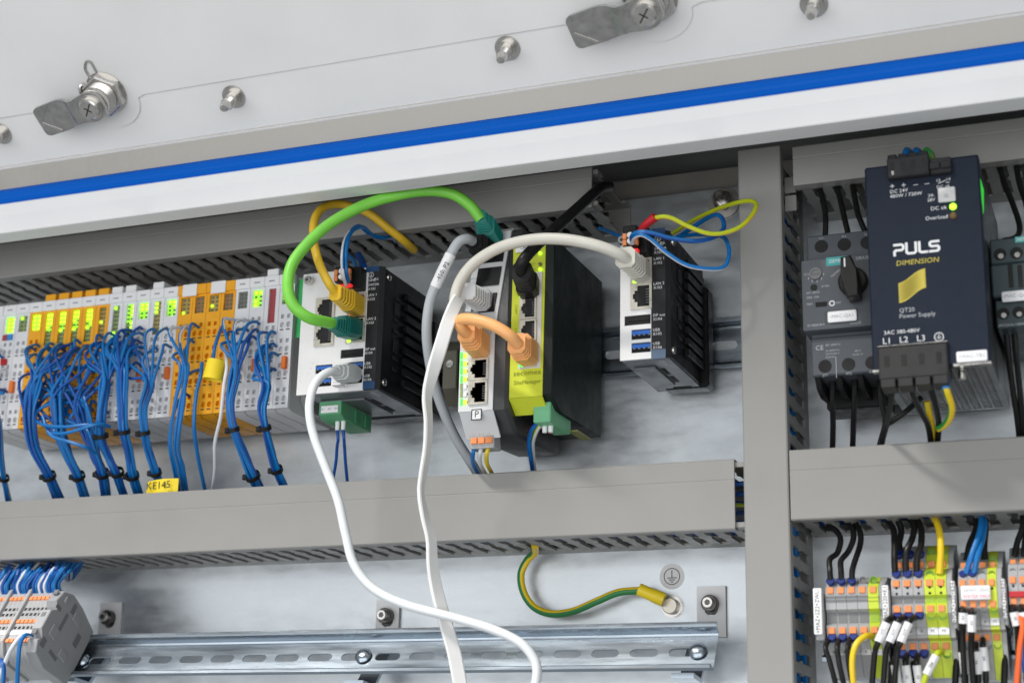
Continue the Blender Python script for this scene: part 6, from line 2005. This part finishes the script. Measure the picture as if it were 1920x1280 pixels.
m.obj('latch_window', GREYHOLE, eb)
# blue wires rising from these blocks into the long duct
rng = random.Random(21)
for b_i, (xa, n_, pxt, lab) in enumerate(((xs_list[-1], 18, (104, 160), 'fan of blue wires above the thin terminal blocks next to the end bracket'),
                                          (xb - 4 * BLW, 14, (52, 112), 'fan of blue wires from the middle thin terminal blocks up to the long duct'),
                                          (xc - 4 * BLW, 12, (20, 66), 'fan of blue wires from the leftmost thin terminal blocks up to the long duct'))):
    t = None
    width = BLW * (6 if b_i == 0 else 4)
    org = on_rail(xa + width / 2, 38, 24)
    t = thing('wire_fan', lab, 'wire bundle', org, 'blue wire fans above the thin terminal blocks')
    for i in range(n_):
        u = (i + .5) / n_
        s = Vector(on_rail(xa + width * u, 36.5 - 2 * (i % 2), 22.5 + 2.2 * (i % 2)))
        e_ = Vector(at(pxt[0] + (pxt[1] - pxt[0]) * u, 1058 - 6 * u + rng.uniform(-3, 3), 36 + rng.uniform(-12, 14)))
        n1 = s + Vector((rng.uniform(-.5, .5), 4, 8))
        n2 = s + Vector((2 + 4 * u, 1 + rng.uniform(-2, 2), 17 + rng.uniform(-2, 3)))
        n3 = (s + n2) * 0 + e_ + Vector((-6, 6, -12 + rng.uniform(-2, 2)))
        m = MB(org)
        wh = (i == 4 or (i == 8 and b_i == 0))
        m.tube([tuple(s), tuple(n1), tuple(n2), tuple(n3), tuple(e_), tuple(e_ + Vector((2, -6, 10)))], 1.25, 7, 5)
        m.obj('wire', WWHITE if wh else (WBLUE if i % 3 else WBLUE2), t)
for k, (pts, mm, lab) in enumerate((
        ([(50, 1192, 108), (40, 1192, 114), (28, 1205, 117), (16, 1226, 116), (2, 1262, 112), (-8, 1290, 108)], [WWHITE, WBLUE], 'white wire curving left over the thin terminal blocks'),
        ([(60, 1193, 108), (48, 1190, 115), (38, 1205, 118), (34, 1240, 116), (32, 1290, 110)], [WBLUE, WWHITE], 'blue and white wire hanging over the thin terminal blocks'),
        ([(2, 1236, 112), (6, 1246, 116), (7, 1268, 114), (4, 1300, 110)], [WBLUE, WBLUE2], 'blue wire at the lower left picture corner'))):
    cord(lab, 'wire', pts, 1.5, mm, 'wire', 9, two_tone(9, .25, .03), group='loose wires over the thin terminal blocks')
SC.cycles.caustics_reflective = False
SC.cycles.caustics_refractive = False
